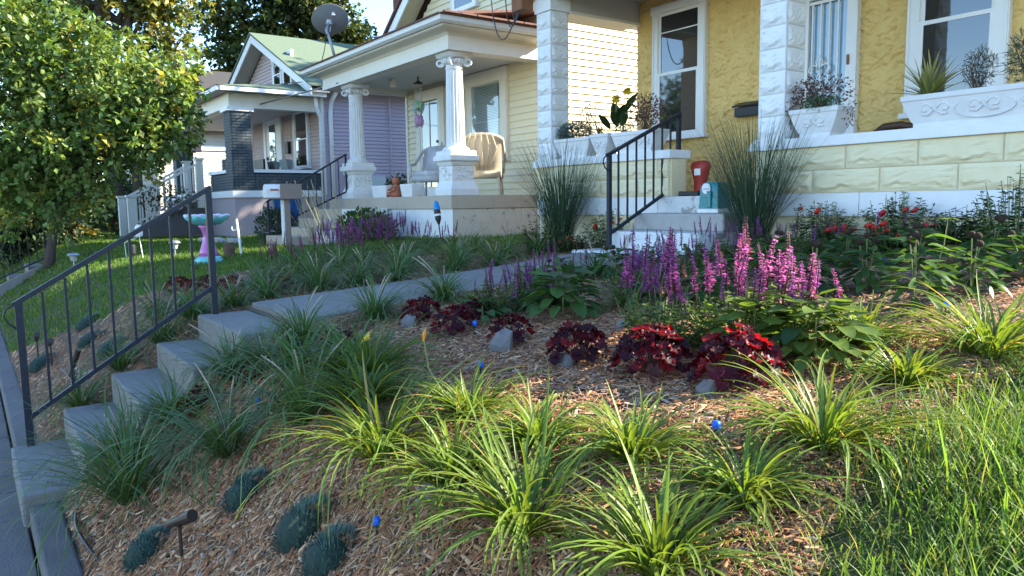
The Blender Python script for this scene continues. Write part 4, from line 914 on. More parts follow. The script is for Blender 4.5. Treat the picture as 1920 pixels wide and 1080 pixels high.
for i,(x,y,r,h,l) in enumerate(lir+lirl+mid):
    t = clump('liriope', l, 'liriope', x, y, r*1.30, h*1.05, 250 if i < 12 else 170, .0078, LIRC, lirm, 'liriope clumps along the walk', 300+i, 1.25, 7 if i < 12 else 5)
    if i % 2 == 0 or i < 8:
        rng = random.Random(i); sp = MB()
        for k in range(3):
            a = rng.uniform(0,2*PI); e = rng.uniform(.25,.7); L = h*rng.uniform(.85,1.15); z = gz(x,y)
            pts = [(x+math.cos(a)*L*e*t_*t_*.9, y+math.sin(a)*L*e*t_*t_*.9, z+L*t_*(1-.15*e*t_)) for t_ in (0,.3,.55,.7,.8,.9,1)]
            sp.tube(pts, [.0013,.0013,.0014,.0022,.003,.003,.0015], 5)
            for q in range(16):
                u = .6+.4*q/16; j = min(5,int(u*6)); p = pts[j]; p2 = pts[j+1]; f_ = u*6-j; c = [p[w]+(p2[w]-p[w])*f_ for w in range(3)]
                b = rng.uniform(0,2*PI); sp.add([(c[0],c[1],c[2]),(c[0]+.007*math.cos(b),c[1]+.007*math.sin(b),c[2]+.003),(c[0]+.004*math.cos(b+1),c[1]+.004*math.sin(b+1),c[2]+.008)], [(0,1,2)])
        sp.build('seed_stalk', mat('seed_stalk', (.42,.36,.20), .8, (.38,.28,.30), 8, .2), t)
# ornamental grasses
orn = mat('ornamental_grass', (.08,.13,.05), .5, attr=True, transl=.3, spec=.3)
for x, y, h, l, s in ((-7.02,5.80,1.30,'tall ornamental grass in front of the left porch planters',1),(-4.28,5.78,1.20,'tall ornamental grass right of the porch steps',2)):
    rng = np.random.default_rng(s); n = 620; z = gz(x,y); a = rng.uniform(0,2*PI,n); q = np.sqrt(rng.random(n))
    P = np.stack([x+.12*q*np.cos(a), y+.12*q*np.sin(a), np.full(n,z)], -1); c = jit((.055,.095,.05), n, .25, rng)
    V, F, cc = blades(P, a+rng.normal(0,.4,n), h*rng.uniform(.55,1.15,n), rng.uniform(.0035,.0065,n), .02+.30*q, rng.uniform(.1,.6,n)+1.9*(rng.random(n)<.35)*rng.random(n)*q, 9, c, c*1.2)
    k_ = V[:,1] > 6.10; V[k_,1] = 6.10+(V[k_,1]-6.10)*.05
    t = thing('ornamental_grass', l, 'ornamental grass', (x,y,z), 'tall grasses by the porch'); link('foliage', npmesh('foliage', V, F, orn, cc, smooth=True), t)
# blue-green dianthus mounds
dm = mat('dianthus_leaf', (.07,.14,.12), .6, attr=True, transl=.15)
for i,(x,y,r,h,l) in enumerate(((-3.11,.87,.10,.10,'blue-green dianthus mound farthest up the bare mulch slope'),(-2.57,.91,.115,.12,'largest blue-green dianthus mound in the mulch'),(-2.31,.90,.10,.11,'blue-green dianthus mound at the bottom edge of the picture'),(-3.36,.52,.10,.10,'half sunlit dianthus mound beside the spotlight'),
  (-8.55,.94,.13,.10,'dianthus mound at the neighbour lawn edge beyond the handrail'),(-7.78,.86,.12,.10,'dianthus mound in the far mulch patch behind the handrail'),(-8.24,.50,.14,.12,'dianthus mound beside the far pair of spotlights'),(-6.96,.92,.13,.10,'dianthus mound near the handrail balusters'))):
    rng = np.random.default_rng(40+i); n = 800; r *= 1.15; h *= 1.15; d = rand_dirs(n, rng); d[:,2] = np.abs(d[:,2]); z = gz(x,y); sl = .62 if y < 1.3 else .2
    P = np.stack([x+d[:,0]*r*.72, y+d[:,1]*r*.72, z+d[:,2]*h*.55+d[:,1]*r*.72*sl], -1); c = jit((.055,.105,.085), n, .2, rng)
    V, F, cc = blades(P, np.arctan2(d[:,1],d[:,0])+rng.normal(0,.4,n), rng.uniform(.02,.045,n), np.full(n,.0035), np.arccos(np.clip(d[:,2],0,1))*.7+rng.normal(0,.25,n), rng.uniform(-.2,.5,n), 2, c, np.clip(c*1.9,0,1))
    t = thing('dianthus', l, 'dianthus', (x,y,z), 'dianthus mounds in the mulch'); link('foliage', npmesh('foliage', V, F, dm, cc), t)
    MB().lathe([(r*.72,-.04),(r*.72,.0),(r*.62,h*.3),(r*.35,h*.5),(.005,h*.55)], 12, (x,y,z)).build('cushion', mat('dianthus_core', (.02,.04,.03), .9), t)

# heucheras: every leaf a piece of its own
def lobed_leaf(seed, m, r=.05, lob=7, cup=.25):
    rng = random.Random(seed); b = MB(); n = 21; vs = [(0,0,0)]
    for ring, f in ((0,.55),(1,1.0)):
        for j in range(n):
            a = -PI*.92+2*PI*.92*j/(n-1); q = r*f*(1+(.07*ring)*math.cos(lob*a)+rng.uniform(-.05,.05))*(1 if abs(a) < 2.5 else .86)
            z = cup*q*q/r+(.009*math.cos(lob*a+.6)+rng.uniform(-.006,.006))*ring-.012*math.cos(lob*a)*(1-ring)*.4
            vs.append((q*math.cos(a)+r*.35, q*math.sin(a), z))
    fs = [(0,1+j,2+j) for j in range(n-1)]+[(1+j,1+n+j,2+n+j,2+j) for j in range(n-1)]
    return b.add(vs, fs).mesh('leaf', m, True)
def leaf_mat(nm, c, tc, t=.4): return mat(nm, c, .45, tuple(v*.6 for v in c), 40, .4, transl=t, tcol=tc, spec=.25, rand=.25)
hm = [leaf_mat('heuchera_dark', (.055,.012,.020), (3.0,.6,.5)), leaf_mat('heuchera_wine', (.11,.013,.022), (3.2,.5,.5)), leaf_mat('heuchera_red', (.21,.014,.016), (2.6,.6,.6)), leaf_mat('heuchera_bronze', (.12,.05,.04), (2.2,.8,.5))]
hl = [[lobed_leaf(s+7*k, m, .036) for s in range(3)] for k, m in enumerate(hm)]
heu = [(-1.76,2.30,.195,.21,66,'rightmost and reddest heuchera in the row, beside a leaning stone'),(-2.12,2.22,.185,.20,62,'second heuchera from the right in the burgundy row'),(-2.52,2.17,.165,.17,50,'burgundy heuchera with a stone in front, third from the right'),(-3.08,2.21,.135,.14,28,'small burgundy heuchera behind the largest grey stone'),
 (-3.51,2.14,.15,.16,32,'burgundy heuchera with a blue cap at its right'),(-4.02,2.22,.15,.15,30,'burgundy heuchera by the walk, leftmost of the row'),(-3.75,2.45,.12,.13,22,'small heuchera behind the row, under the purple salvia'),(-3.92,1.62,.14,.12,24,'low burgundy heuchera half covered by liriope below the walk'),(-4.40,.98,.13,.11,22,'small burgundy heuchera at the garden steps between liriopes'),(-4.15,1.24,.12,.11,18,'red heuchera peeping through liriope on the slope'),
 (-7.76,1.63,.17,.15,26,'far red heuchera left of two others beyond the handrail'),(-7.35,1.74,.18,.15,26,'far red heuchera in the middle of three beyond the handrail'),(-7.02,1.92,.16,.14,24,'far red heuchera right of two others, behind the rail post'),(-6.48,2.2,.13,.13,18,'small burgundy heuchera across the walk among liriopes'),(-7.05,4.3,.17,.12,18,'dark red heuchera deep in the far bed')]
for i,(x,y,r,h,n,l) in enumerate(heu):
    r *= .80; h *= .9; n = int(n*1.25)
    z = gz(x,y); t = thing('heuchera', l, 'heuchera', (x,y,z), 'burgundy heucheras'); rng = random.Random(900+i); st_ = MB()
    for k in range(n):
        f = (k+.5)/n; a = k*2.39996+rng.uniform(-.3,.3); q = math.sqrt(f)*r*rng.uniform(.85,1.05); zz = h*(1-.72*f**1.3)*rng.uniform(.82,1.08)+.01
        zz += q*math.sin(a)*(.55 if y < 1.5 else .15)
        kd = rng.choices([0,1,2,3],[.50,.34,.12,.04] if i else [.30,.40,.26,.04])[0]; tilt = .15+.75*f+rng.uniform(-.2,.25)
        me = rng.choice(hl[kd]); o = local('leaf', me, t, (q*math.cos(a),q*math.sin(a),zz), (rng.uniform(-.45,.45), tilt, a), rng.uniform(.6,1.0)*(1.0 if i < 2 else .92))
        if k % 2 == 0: st_.tube([(0,0,0),(q*.6*math.cos(a),q*.6*math.sin(a),zz*.6),(q*math.cos(a),q*math.sin(a),zz)], .0018, 4, cap=False)
    local('leaf_stalk', st_.mesh('leaf_stalk', mat('heuchera_stalk', (.10,.03,.03), .7)), t)

# spiked salvias
def spike_mesh(seed, L, m):
    rng = np.random.default_rng(seed); n = 84; t = np.clip(np.repeat(np.linspace(.02,.97,12),7)+rng.normal(0,.012,84),0,1); a = rng.uniform(0,2*PI,n); rr = .0085*(1-t*.7)+.002
    P = np.stack([.004*np.sin(t*4+seed), np.zeros(n), t*L], -1); D = np.stack([np.cos(a), np.sin(a), rng.uniform(-.2,.7,n)], -1)
    c = jit(m, n, .25, rng); fade = rng.random(n) < .15; c[fade] = np.array((.20,.06,.10))
    V, F, cc = leaves(P, D, np.array([[0,0,1.]]).repeat(n,0), rr*rng.uniform(1.1,2.0,n), rr*rng.uniform(.8,1.3,n), c)
    s = MB().tube([(0,0,-.03),(0,0,L*.5),(0,0,L)], [.0028,.0024,.001], 5); sv_ = np.array(s.v); sf = np.array([f[:3] for f in s.f]+[(f[0],f[2],f[3]) for f in s.f if len(f) > 3]); return cat_mesh([(V,F,cc),(sv_,sf,np.repeat(np.array([(.10,.05,.06)]),len(sv_),0))])
flom = mat('salvia_floret', (.4,.1,.4), .6, attr=True, transl=.4, tcol=(1.3,1.1,1.3))
MAG, VIO, FAD = (.64,.20,.46), (.44,.13,.40), (.30,.16,.14)
spk = [[npmesh('flower_spike', *(lambda q: (q[0],q[1]))(s), flom, s[2]) for s in [spike_mesh(k*9+j, .10, c) for k in range(3)]] for j, c in enumerate((MAG,VIO,FAD))]
folm = mat('herb_leaf', (.08,.15,.04), .55, attr=True, transl=.4, tcol=(1.4,1.35,.5), spec=.3)
def bushy(x, y, r, h, n, ln, wd, base, seed, zlift=.0, droop=.1, m=folm, nm='foliage', t=None, dens=.55):
    """herb foliage: leaves along upright stems"""
    rng = np.random.default_rng(seed); z = gz(x,y); ns = max(8, n//16); a = rng.uniform(0,2*PI,ns); q = np.sqrt(rng.random(ns))*r
    hh = h*rng.uniform(.6,1.05,ns)*(1-.35*(q/r)**2); si = rng.integers(0,ns,n); f = rng.random(n)**.7
    S = np.stack([x+q*np.cos(a)*.6, y+q*np.sin(a)*.6, np.full(ns,z)], -1); T = np.stack([x+q*np.cos(a)*1.1, y+q*np.sin(a)*1.1, z+hh], -1)
    P = S[si]*(1-f[:,None])+T[si]*f[:,None]; b = rng.uniform(0,2*PI,n); D = np.stack([np.cos(b), np.sin(b), rng.uniform(-droop-.3,.5,n)], -1)
    N_ = rand_dirs(n,rng)*.5+np.array([0,0,1.]); sz = rng.uniform(.6,1.2,n)*(1-.35*f)
    V, F, cc = leaves(P, D, N_, ln*sz, wd*sz, jit(base,n,.2,rng)); o = link(nm, npmesh(nm, V, F, m, cc), t)
    st = MB()
    for k in range(ns): st.tube([tuple(S[k]), tuple((S[k]+T[k])/2+rng.normal(0,.006,3)), tuple(T[k])], .0022, 4, cap=False)
    st.build('stem', stemm, t); return S, T
sal = [(-2.36,2.55,.24,.44,34,0,'tallest magenta salvia, left of the sunlit leafy clump'),(-2.06,2.74,.22,.45,26,0,'sunlit magenta salvia behind the reddest heuchera'),(-1.84,2.80,.19,.39,16,0,'sunlit salvia with few spikes nearest the lawn'),(-3.76,2.62,.24,.28,22,1,'violet salvia left of the broad-leaved green plant'),(-3.70,2.92,.20,.30,16,1,'violet salvia directly behind the broad-leaved plant'),
 (-3.33,3.38,.19,.27,14,1,'shaded violet salvia in the middle of the bed'),(-3.48,3.92,.21,.28,16,1,'violet salvia in front of the lowest porch step'),(-3.80,4.62,.23,.30,14,1,'violet salvia against the white porch step'),(-4.35,4.45,.23,.30,14,1,'violet salvia at the left end of the porch steps'),(-3.66,4.92,.24,.28,12,1,'violet salvia at the foot of the right ornamental grass'),(-3.50,5.25,.22,.25,10,1,'violet salvia in the shade right of the ornamental grass'),
 (-3.2,5.22,.20,.22,8,1,'violet salvia below the red flowers at the porch wall'),(-4.40,3.62,.24,.26,12,1,'violet salvia between walk and broad-leaved plant'),(-7.97,3.30,.42,.46,46,1,'far violet salvia mass beyond the walk, left part'),(-8.45,3.97,.44,.46,46,1,'far violet salvia mass beyond the walk, middle part'),(-8.75,4.55,.42,.44,40,1,'far violet salvia before the cream house steps'),(-7.5,2.55,.28,.36,18,2,'faded brownish salvia near the birdbath'),(-9.2,5.45,.30,.26,10,0,'small magenta salvia at the foot of the garden torch'),(-2.9,5.5,.20,.22,6,1,'violet salvia under the porch band at the right')]
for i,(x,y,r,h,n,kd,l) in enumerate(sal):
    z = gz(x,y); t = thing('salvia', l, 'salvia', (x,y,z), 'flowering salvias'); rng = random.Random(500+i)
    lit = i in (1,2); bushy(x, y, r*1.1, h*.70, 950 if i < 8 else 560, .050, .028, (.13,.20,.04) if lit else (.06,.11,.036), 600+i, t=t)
    for k in range(n):
        a = rng.uniform(0,2*PI); q = math.sqrt(rng.random())*r*.9; zz = h*rng.uniform(.50,.98)*(1-.25*(q/r)**2); s = rng.uniform(.7,1.25)*(1.35 if i < 3 else (1.35 if x < -7 else 1))
        fam = rng.choices([0,1,2],[.62,.2,.18] if kd == 0 else ([.22,.55,.23] if kd == 1 else [.1,.2,.7]))[0]
        local('flower_spike', rng.choice(spk[fam]), t, (q*math.cos(a),q*math.sin(a),zz), (rng.uniform(-.22,.22),rng.uniform(-.22,.22),rng.uniform(0,6)), s)
# broad leaved plants: every leaf its own piece
def oval_leaf(seed, m, L=.12, W=.075):
    b = MB(); vs = []; rows = 5
    for k in range(rows+1):
        f = k/rows; w = W*.5*math.sin(PI*min(1,f*.93+.05))**.75; z = .05*L*math.sin(f*5+seed)-.25*L*f*f
        vs += [(f*L,-w,z+.25*w),(f*L,0,z),(f*L,w,z+.25*w)]
    return b.add(vs, [(k*3+j,k*3+3+j,k*3+4+j,k*3+1+j) for k in range(rows) for j in range(2)]).mesh('leaf', m, True)
gm = [leaf_mat('broad_leaf_green', (.085,.17,.045), (1.4,1.3,.5)), leaf_mat('broad_leaf_dark', (.05,.105,.04), (1.3,1.3,.5)), leaf_mat('broad_leaf_lime', (.15,.23,.05), (1.4,1.3,.5))]
ol = [[oval_leaf(s, m) for s in range(3)] for m in gm]
for i,(x,y,r,h,n,kd,sc_,l) in enumerate(((-3.30,2.74,.20,.26,60,0,1.0,'broad-leaved green plant between two violet salvias'),(-1.68,2.68,.24,.25,100,2,.82,'sunlit lime green leafy plant right of the reddest heuchera'),(-1.92,2.62,.20,.24,80,2,.80,'sunlit leafy plant directly behind the reddest heuchera'),(-3.62,2.40,.15,.13,34,0,.62,'low round-leaved plant under the left violet salvia'),(-2.6,2.75,.12,.12,24,1,.6,'small dark leafy plant at the left foot of the tallest salvia'))):
    z = gz(x,y); t = thing('leafy_plant', l, 'leafy plant', (x,y,z)); rng = random.Random(70+i)
    for k in range(n):
        f = (k+.5)/n; a = k*2.39996; q = math.sqrt(f)*r*.75; local('leaf', rng.choice(ol[kd if rng.random() < .8 else 1]), t, (q*math.cos(a),q*math.sin(a),h*(1-.8*f)*rng.uniform(.7,1.1)+.015), (rng.uniform(-.3,.3), -.5+.75*f+rng.uniform(-.2,.2), a+rng.uniform(-.4,.4)), sc_*rng.uniform(.7,1.2))
    MB().tube([(x,y,z),(x,y,z+h*.8)], [.006,.003], 6).build('stem', stemm, t)
# coneflowers with dark seed heads
for i,(x,y,r,h,l) in enumerate(((-2.40,3.80,.17,.25,'coneflower with drooping leaves behind the sunlit salvia'),(-2.21,4.0,.16,.27,'shaded coneflower second from the left in the back row'),(-1.77,3.65,.19,.33,'sunlit coneflower with brown seed heads and one tall bud'),(-1.70,4.05,.19,.26,'hairy-leaved coneflower right of the sunlit one'),(-1.62,4.50,.17,.25,'coneflower at the right edge of the picture'),(-3.0,4.26,.19,.22,'shaded coneflower at the left before the porch wall'),(-2.75,4.7,.2,.2,'low leafy coneflower before the red flowers'),(-3.9,3.2,.22,.2,'leafy coneflower between the walk and the violet salvias'),(-4.1,3.9,.22,.2,'leafy coneflower nearest the porch steps'),(-3.05,3.75,.2,.2,'leafy coneflower behind the tallest salvia'),(-2.75,3.25,.18,.18,'low leafy coneflower at the left of the sunlit back row'),(-3.3,4.7,.2,.2,'leafy coneflower under the right ornamental grass'),(-2.3,4.7,.2,.22,'leafy coneflower before the middle porch shrub'),(-2.0,5.0,.2,.24,'leafy coneflower before the tallest porch shrub'))):
    z = gz(x,y); t = thing('coneflower', l, 'coneflower', (x,y,z), 'coneflowers in the back row'); rng = random.Random(230+i)
    for k in range(46):
        f = (k+.5)/46; a = k*2.39996; q = r*(.25+.5*f); local('leaf', rng.choice(ol[0 if rng.random() < .6 else 1]), t, (q*.6*math.cos(a),q*.6*math.sin(a),h*(.95-.85*f)*rng.uniform(.7,1.1)+.02), (rng.uniform(-.3,.3), -.35+.6*f+rng.uniform(-.25,.25), a+rng.uniform(-.4,.4)), (rng.uniform(.8,1.25),rng.uniform(.55,.75),1))
    for k in range(3):
        a = rng.uniform(0,2*PI); q = r*rng.uniform(.1,.5); zt = z+h*rng.uniform(.9,1.15); px, py = x+q*math.cos(a), y+q*math.sin(a)
        MB().tube([(x,y,z),(x+(px-x)*.6,y+(py-y)*.6,z+h*.6),(px,py,zt)], .003, 5).build('stem', stemm, t); MB().lathe([(.004,-.004),(.017,.004),(.020,.014),(.014,.026),(.004,.031)], 10, (px,py,zt)).build('seed_head', mat('seed_head', (.045,.022,.012), .9, bump=.8, bscale=300), t, smooth=True)
    if i == 2:
        MB().tube([(x+.05,y,z+.1),(x+.09,y+.05,z+.3),(x+.10,y+.06,z+.44)], .0025, 5).build('stem', stemm, t)
        for k in range(5): local('bud_leaf', ol[2][0], t, (.10,.06,.43), (0,-.3,k*1.26), .35)
# dark shrubs along the porch wall, some with red blooms
shm = mat('shrub_leaf', (.04,.08,.025), .4, attr=True, transl=.2, spec=.4); redp = mat('red_petal', (.62,.03,.02), .5, transl=.3)
petal = MB().lathe([(.002,0),(.016,.004),(.022,.014),(.014,.022)], 8, mod=lambda a,i: 1+.25*math.cos(4*a+i)).mesh('bloom', redp, True)
for i,(x,y,r,h,nb,l) in enumerate(((-6.95,5.45,.28,.40,0,'dark shrub in front of the left ornamental grass'),(-6.15,5.75,.28,.46,5,'rose bush with red blooms beside the step handrail'),(-3.68,5.90,.26,.40,2,'dark green shrub right of the ornamental grass at the porch wall'),(-3.05,5.95,.26,.42,3,'dark green shrub under the middle of the right porch wall'),(-2.09,5.60,.27,.52,0,'tallest dark shrub at the far right under the porch'),(-2.52,5.80,.18,.28,1,'small dark shrub between two porch wall shrubs'),(-6.45,5.45,.2,.22,3,'low red-flowered plant at the left of the porch steps'),(-3.35,5.55,.18,.24,6,'red salvia flowers left of centre below the porch wall'),(-2.75,5.35,.2,.26,7,'red salvia flowers right of centre below the porch wall'))):
    z = gz(x,y); t = thing('shrub', l, 'shrub', (x,y,z)); S, T = bushy(x, y, r, h, 900, .066, .026, (.034,.066,.022), 700+i, m=shm, t=t); rng = random.Random(i+3)
    for k in range(nb):
        a = rng.uniform(PI,2*PI); q = r*rng.uniform(.5,1.0); local('bloom', petal, t, (q*math.cos(a),q*math.sin(a)*.8,h*rng.uniform(.4,.78)), (rng.uniform(.3,.9),rng.uniform(-.4,.4),a), rng.uniform(1.0,1.7))
# a yellow daylily bloom and a closed orange bud
yel = mat('yellow_petal', (.75,.50,.02), .5, transl=.3); fx, fy = -3.20,1.56; fz = gz(fx,fy)
fb = MB()
for k in range(6):
    a = k*PI/3; fb.add([(0,0,0),(.022*math.cos(a-.5),.022*math.sin(a-.5),.022),(.042*math.cos(a),.042*math.sin(a),.020),(.022*math.cos(a+.5),.022*math.sin(a+.5),.022)], [(0,1,2,3)])
t = DT[12]; local('bloom', fb.mesh('bloom', yel, True), t, (.05,-.02,.20), (.8,-.3,0), 1.1); MB().tube([(-3.27,1.52,gz(-3.27,1.52)),(-3.22,1.50,gz(-3.27,1.52)+.20)], .003, 5).build('flower_stalk', stemm, t)
t = DT[5]; zz = gz(-2.41,1.53); MB().tube([(-2.45,1.50,zz),(-2.56,1.44,zz+.18),(-2.58,1.43,zz+.30)], .003, 5).build('flower_stalk', stemm, t); MB().tube([(-2.58,1.43,zz+.29),(-2.575,1.43,zz+.32),(-2.565,1.435,zz+.345)], [.004,.008,.001], 6).build('bud', mat('orange_bud', (.65,.25,.03), .5), t)
# stones set in front of the heucheras
stone = mat('grey_fieldstone', (.19,.17,.16), .85, (.12,.11,.105), 14, .4, bump=.3, bscale=60)
for i,(x,y,w,h,l) in enumerate(((-3.97,2.10,.15,.09,'dark grey stone leaning on the leftmost heuchera'),(-2.98,2.08,.17,.13,'largest pale grey stone in the mulch'),(-2.50,2.08,.13,.075,'flat grey stone under the third heuchera'),(-1.78,2.15,.10,.075,'grey stone below the reddest heuchera'),(-4.20,1.36,.15,.10,'grey stone among the liriope below the walk'),(-2.79,2.70,.06,.07,'small upright stone left of the tallest salvia'),(-2.15,1.20,.08,.08,'dark stone between two daylily clumps'))):
    rng = np.random.default_rng(i); z = gz(x,y); b = MB(); h *= .8
    pts = [(math.cos(a)*w*.5*rng.uniform(.8,1.1), math.sin(a)*w*.33*rng.uniform(.8,1.1)) for a in np.linspace(0,2*PI,9)[:-1]]
    vs = [(px,py,-.03) for px,py in pts]+[(px*.92+rng.normal(0,.004),py*.9,h*.35*rng.uniform(.8,1.2)) for px,py in pts]+[(px*.62+.01,py*.55+.02,h*rng.uniform(.7,1.1)) for px,py in pts]
    fs = [(k*8+j,k*8+(j+1)%8,k*8+8+(j+1)%8,k*8+8+j) for k in range(2) for j in range(8)]+[tuple(range(16,24)),tuple(range(8))[::-1]]
    o = link('garden_stone', b.add([(x+a,y+c,z+d) for a,c,d in vs], fs).mesh('garden_stone', stone), bevel=.006); tag(o, l, 'stone', 'stones in the mulch bed')
hp = [(x_, .365+.03*math.sin(x_*5), gz(x_,.365)+.012+.01*math.sin(x_*9)) for x_ in np.linspace(-4.65,-2.6,26)]
tag(MB().tube(hp, .009, 7).build('drip_hose', black_plastic, smooth=True), 'black drip hose lying along the curb at the bottom left', 'hose')
# blue capped drip sprinklers
bl_ = mat('blue_cap', (.01,.13,.65), .35)
for i,(x,y,l) in enumerate(((-2.19,1.02,'blue sprinkler cap at the bottom of the bare mulch'),(-2.74,1.80,'blue sprinkler cap behind the bright daylily'),(-1.48,1.84,'blue sprinkler cap above the lawn-side daylily'),(-1.59,3.55,'blue sprinkler cap in the open mulch at the right'),(-3.40,2.20,'blue sprinkler cap beside the burgundy heuchera row'),(-3.72,1.12,'blue sprinkler cap hidden among the liriope'),(-2.45,4.62,'blue sprinkler cap before the porch wall'))):
    z = gz(x,y); t = thing('drip_sprinkler', l, 'sprinkler', (x,y,z), 'blue capped sprinklers'); MB().lathe([(.004,-.02),(.004,.045),(.008,.047),(.008,.052)], 8, (x,y,z)).build('stake', black_plastic, t); MB().lathe([(.011,.052),(.0135,.056),(.0135,.072),(.010,.078),(.004,.080)], 12, (x,y,z)).build('cap', bl_, t, smooth=True)
# low voltage spotlights
bz = mat('bronze_fixture', (.035,.025,.02), .45, (.06,.04,.03), 12, .3, metal=.3)
for i,(x,y,d,l) in enumerate(((-3.09,.60,(.10,.05,.05),'bronze garden spotlight in the mulch at the bottom left'),(-7.95,.56,(.13,.0,.05),'dark garden spotlight behind the handrail, nearer one of the pair'),(-8.65,.50,(.12,.0,.06),'dark garden spotlight behind the handrail, farther one of the pair'),(-6.55,.60,(.03,.05,.16),'dark garden spotlight among liriope at the handrail foot'),(-2.62,.62,(.10,.04,.02),'bronze spotlight cut by the bottom edge of the picture'))):
    z = gz(x,y); t = thing('garden_spotlight', l, 'spotlight', (x,y,z), 'garden spotlights'); h = .15 if i in (0,) else (.20 if i < 4 else .04)
    MB().tube([(x,y,z-.03),(x,y,z+h)], .007, 8).build('stake', bz, t); c = Vector((x,y,z+h+.01)); D_ = Vector(d)*.7
    MB().tube([tuple(c-D_*.8), tuple(c+D_*.35), tuple(c+D_*.36), tuple(c+D_)], [.017,.019,.025,.025], 12).build('barrel', bz, t); MB().lathe([(.011,-.012),(.014,0),(.011,.012)], 10, tuple(c-Vector((0,0,.012)))).build('knuckle', bz, t)
# ================================================================== PORCH PLANTS
russ = mat('russet_leaf', (.16,.07,.05), .7, attr=True, transl=.25); fernm = mat('fern_leaf', (.06,.13,.04), .6, attr=True, transl=.3)
def cloud(t, c, rx, ry, rz, n, ln, wd, base, m, seed, nm='foliage', up=.3, twigs=10, root=None, shell=.4, amt=.25):
    rng = np.random.default_rng(seed); d = rand_dirs(n,rng); q = rng.random(n)**shell
    P = np.array(c)+d*q[:,None]*np.array([rx,ry,rz]); D = d*.6+rand_dirs(n,rng)*.7+np.array([0,0,up]); s = rng.uniform(.6,1.25,n)
    V, F, cc = leaves(P, D, rand_dirs(n,rng)+np.array([0,0,.5]), ln*s, wd*s, jit(base,n,amt,rng)); o = link(nm, npmesh(nm, V, F, m, cc), t)
    if root is not None:
        b = MB(); r2 = random.Random(seed)
        for k in range(twigs):
            e = Vector(P[r2.randrange(n)]); s0 = Vector(root)+Vector((r2.uniform(-.02,.02),r2.uniform(-.02,.02),0)); mid_ = (s0+e)/2+Vector((r2.uniform(-.03,.03),r2.uniform(-.03,.03),.02)); b.tube([s0,mid_,e], [.004,.003,.0015], 4, cap=False)
        b.build('twigs', mat('twig_bark', (.10,.06,.04), .8), t)
    return o
def pot_plant(name, label, x, y, z=.775): return thing(name, label, 'plant', (x,y,z))
t = pot_plant('conifer_seedling', 'blue-green feathery plant in the leftmost porch planter', -7.35,6.30); cloud(t, (-7.36,6.30,.87), .27,.12,.12, 1600,.06,.007,(.06,.11,.09), fernm, 1, root=(-7.36,6.30,.775))
t = pot_plant('dried_shrub', 'brown twiggy dried plant in the leftmost porch planter', -7.05,6.30); cloud(t, (-7.05,6.30,1.0), .14,.10,.23, 420,.028,.014,(.20,.10,.06), russ, 2, root=(-7.05,6.30,.775), twigs=22)
def yucca(name, label, x, y, z, n, L, base, tip, seed, wd=.016):
    rng = np.random.default_rng(seed); t = pot_plant(name, label, x, y, z); a = rng.uniform(0,2*PI,n); q = rng.random(n)
    c = jit(base,n,.15,rng); V, F, cc = blades(np.tile([x,y,z],(n,1))+rng.normal(0,.012,(n,3))*[1,1,0], a, L*rng.uniform(.6,1.1,n), np.full(n,wd), .1+1.2*q, .15+.7*q*rng.random(n), 5, c, jit(tip,n,.1,rng), fold=.5)
    link('foliage', npmesh('foliage', V, F, leafm, cc), t); return t
yucca('agave', 'small spiky agave in the leftmost porch planters', -6.86,6.27,.775, 34,.20,(.10,.13,.06),(.18,.18,.09),3)
yucca('yucca', 'variegated yellow striped yucca in the long right planter', -3.02,6.28,.785, 60,.36,(.22,.25,.08),(.48,.44,.20),4,.02)
# canna lily
t = pot_plant('canna_lily', 'canna lily with dark leaves and yellow blooms in the porch planter', -6.62,6.30); cm = leaf_mat('canna_leaf', (.035,.07,.025), (1.6,1.5,.4), .35); cl = oval_leaf(3, cm, .22, .10)
for k, (dx, dz, a, s) in enumerate(((.0,.14,.2,1),(.04,.2,2.6,.9),(.10,.2,.5,1.1),(-.08,.08,3.3,.9),(.16,.24,.1,1),(.05,.1,5,.8),(.12,.10,-.4,.8))): local('leaf', cl, t, (dx,0,dz), (.3*(k%3-1),-1.0,a), s*1.3)
canna_bloom = fb.mesh('bloom', yel, True)
for dx, zz in ((.03,.40),(.22,.46)):
    MB().tube([(-6.62+dx*.6,6.30,.77),(-6.62+dx,6.30,.775+zz)], .005, 6).build('stalk', stemm, t)
    for k in range(8): local('bloom', canna_bloom, t, (dx+rnd.uniform(-.03,.03),rnd.uniform(-.02,.02),zz+rnd.uniform(-.06,.04)), (rnd.uniform(-1,1),rnd.uniform(-1,1),k), 1.25)
t = pot_plant('porch_fern', 'small green fern at the foot of the canna lily', -6.42,6.28); cloud(t, (-6.42,6.27,.83), .13,.10,.07, 420,.05,.006,(.06,.12,.045), fernm, 5, root=(-6.42,6.28,.775))
t = pot_plant('russet_shrub', 'russet brown leafy shrub in the planter behind the handrail', -6.12,6.30); cloud(t, (-6.12,6.30,1.0), .26,.16,.21, 900,.032,.018,(.17,.085,.065), russ, 6, root=(-6.12,6.30,.775), twigs=26, shell=.5)
t = pot_plant('dried_begonia', 'dried purple-brown plant trailing from the square pot', -4.0,6.30); cloud(t, (-3.96,6.28,.94), .30,.15,.16, 650,.034,.016,(.13,.07,.06), russ, 7, root=(-3.96,6.30,.79), twigs=26, shell=.5); cloud(t, (-4.19,6.24,.80), .10,.07,.16, 200,.03,.014,(.13,.06,.05), russ, 8, 'trailing_leaves', -.5); cloud(t, (-3.66,6.24,.78), .05,.05,.18, 80,.03,.012,(.12,.06,.05), russ, 9, 'trailing_leaves', -.5)
t = pot_plant('asparagus_fern', 'bright green asparagus fern in the square pot', -3.9,6.26); cloud(t, (-3.92,6.22,.83), .19,.11,.07, 1500,.032,.0035,(.06,.14,.04), fernm, 10, root=(-3.92,6.28,.79))
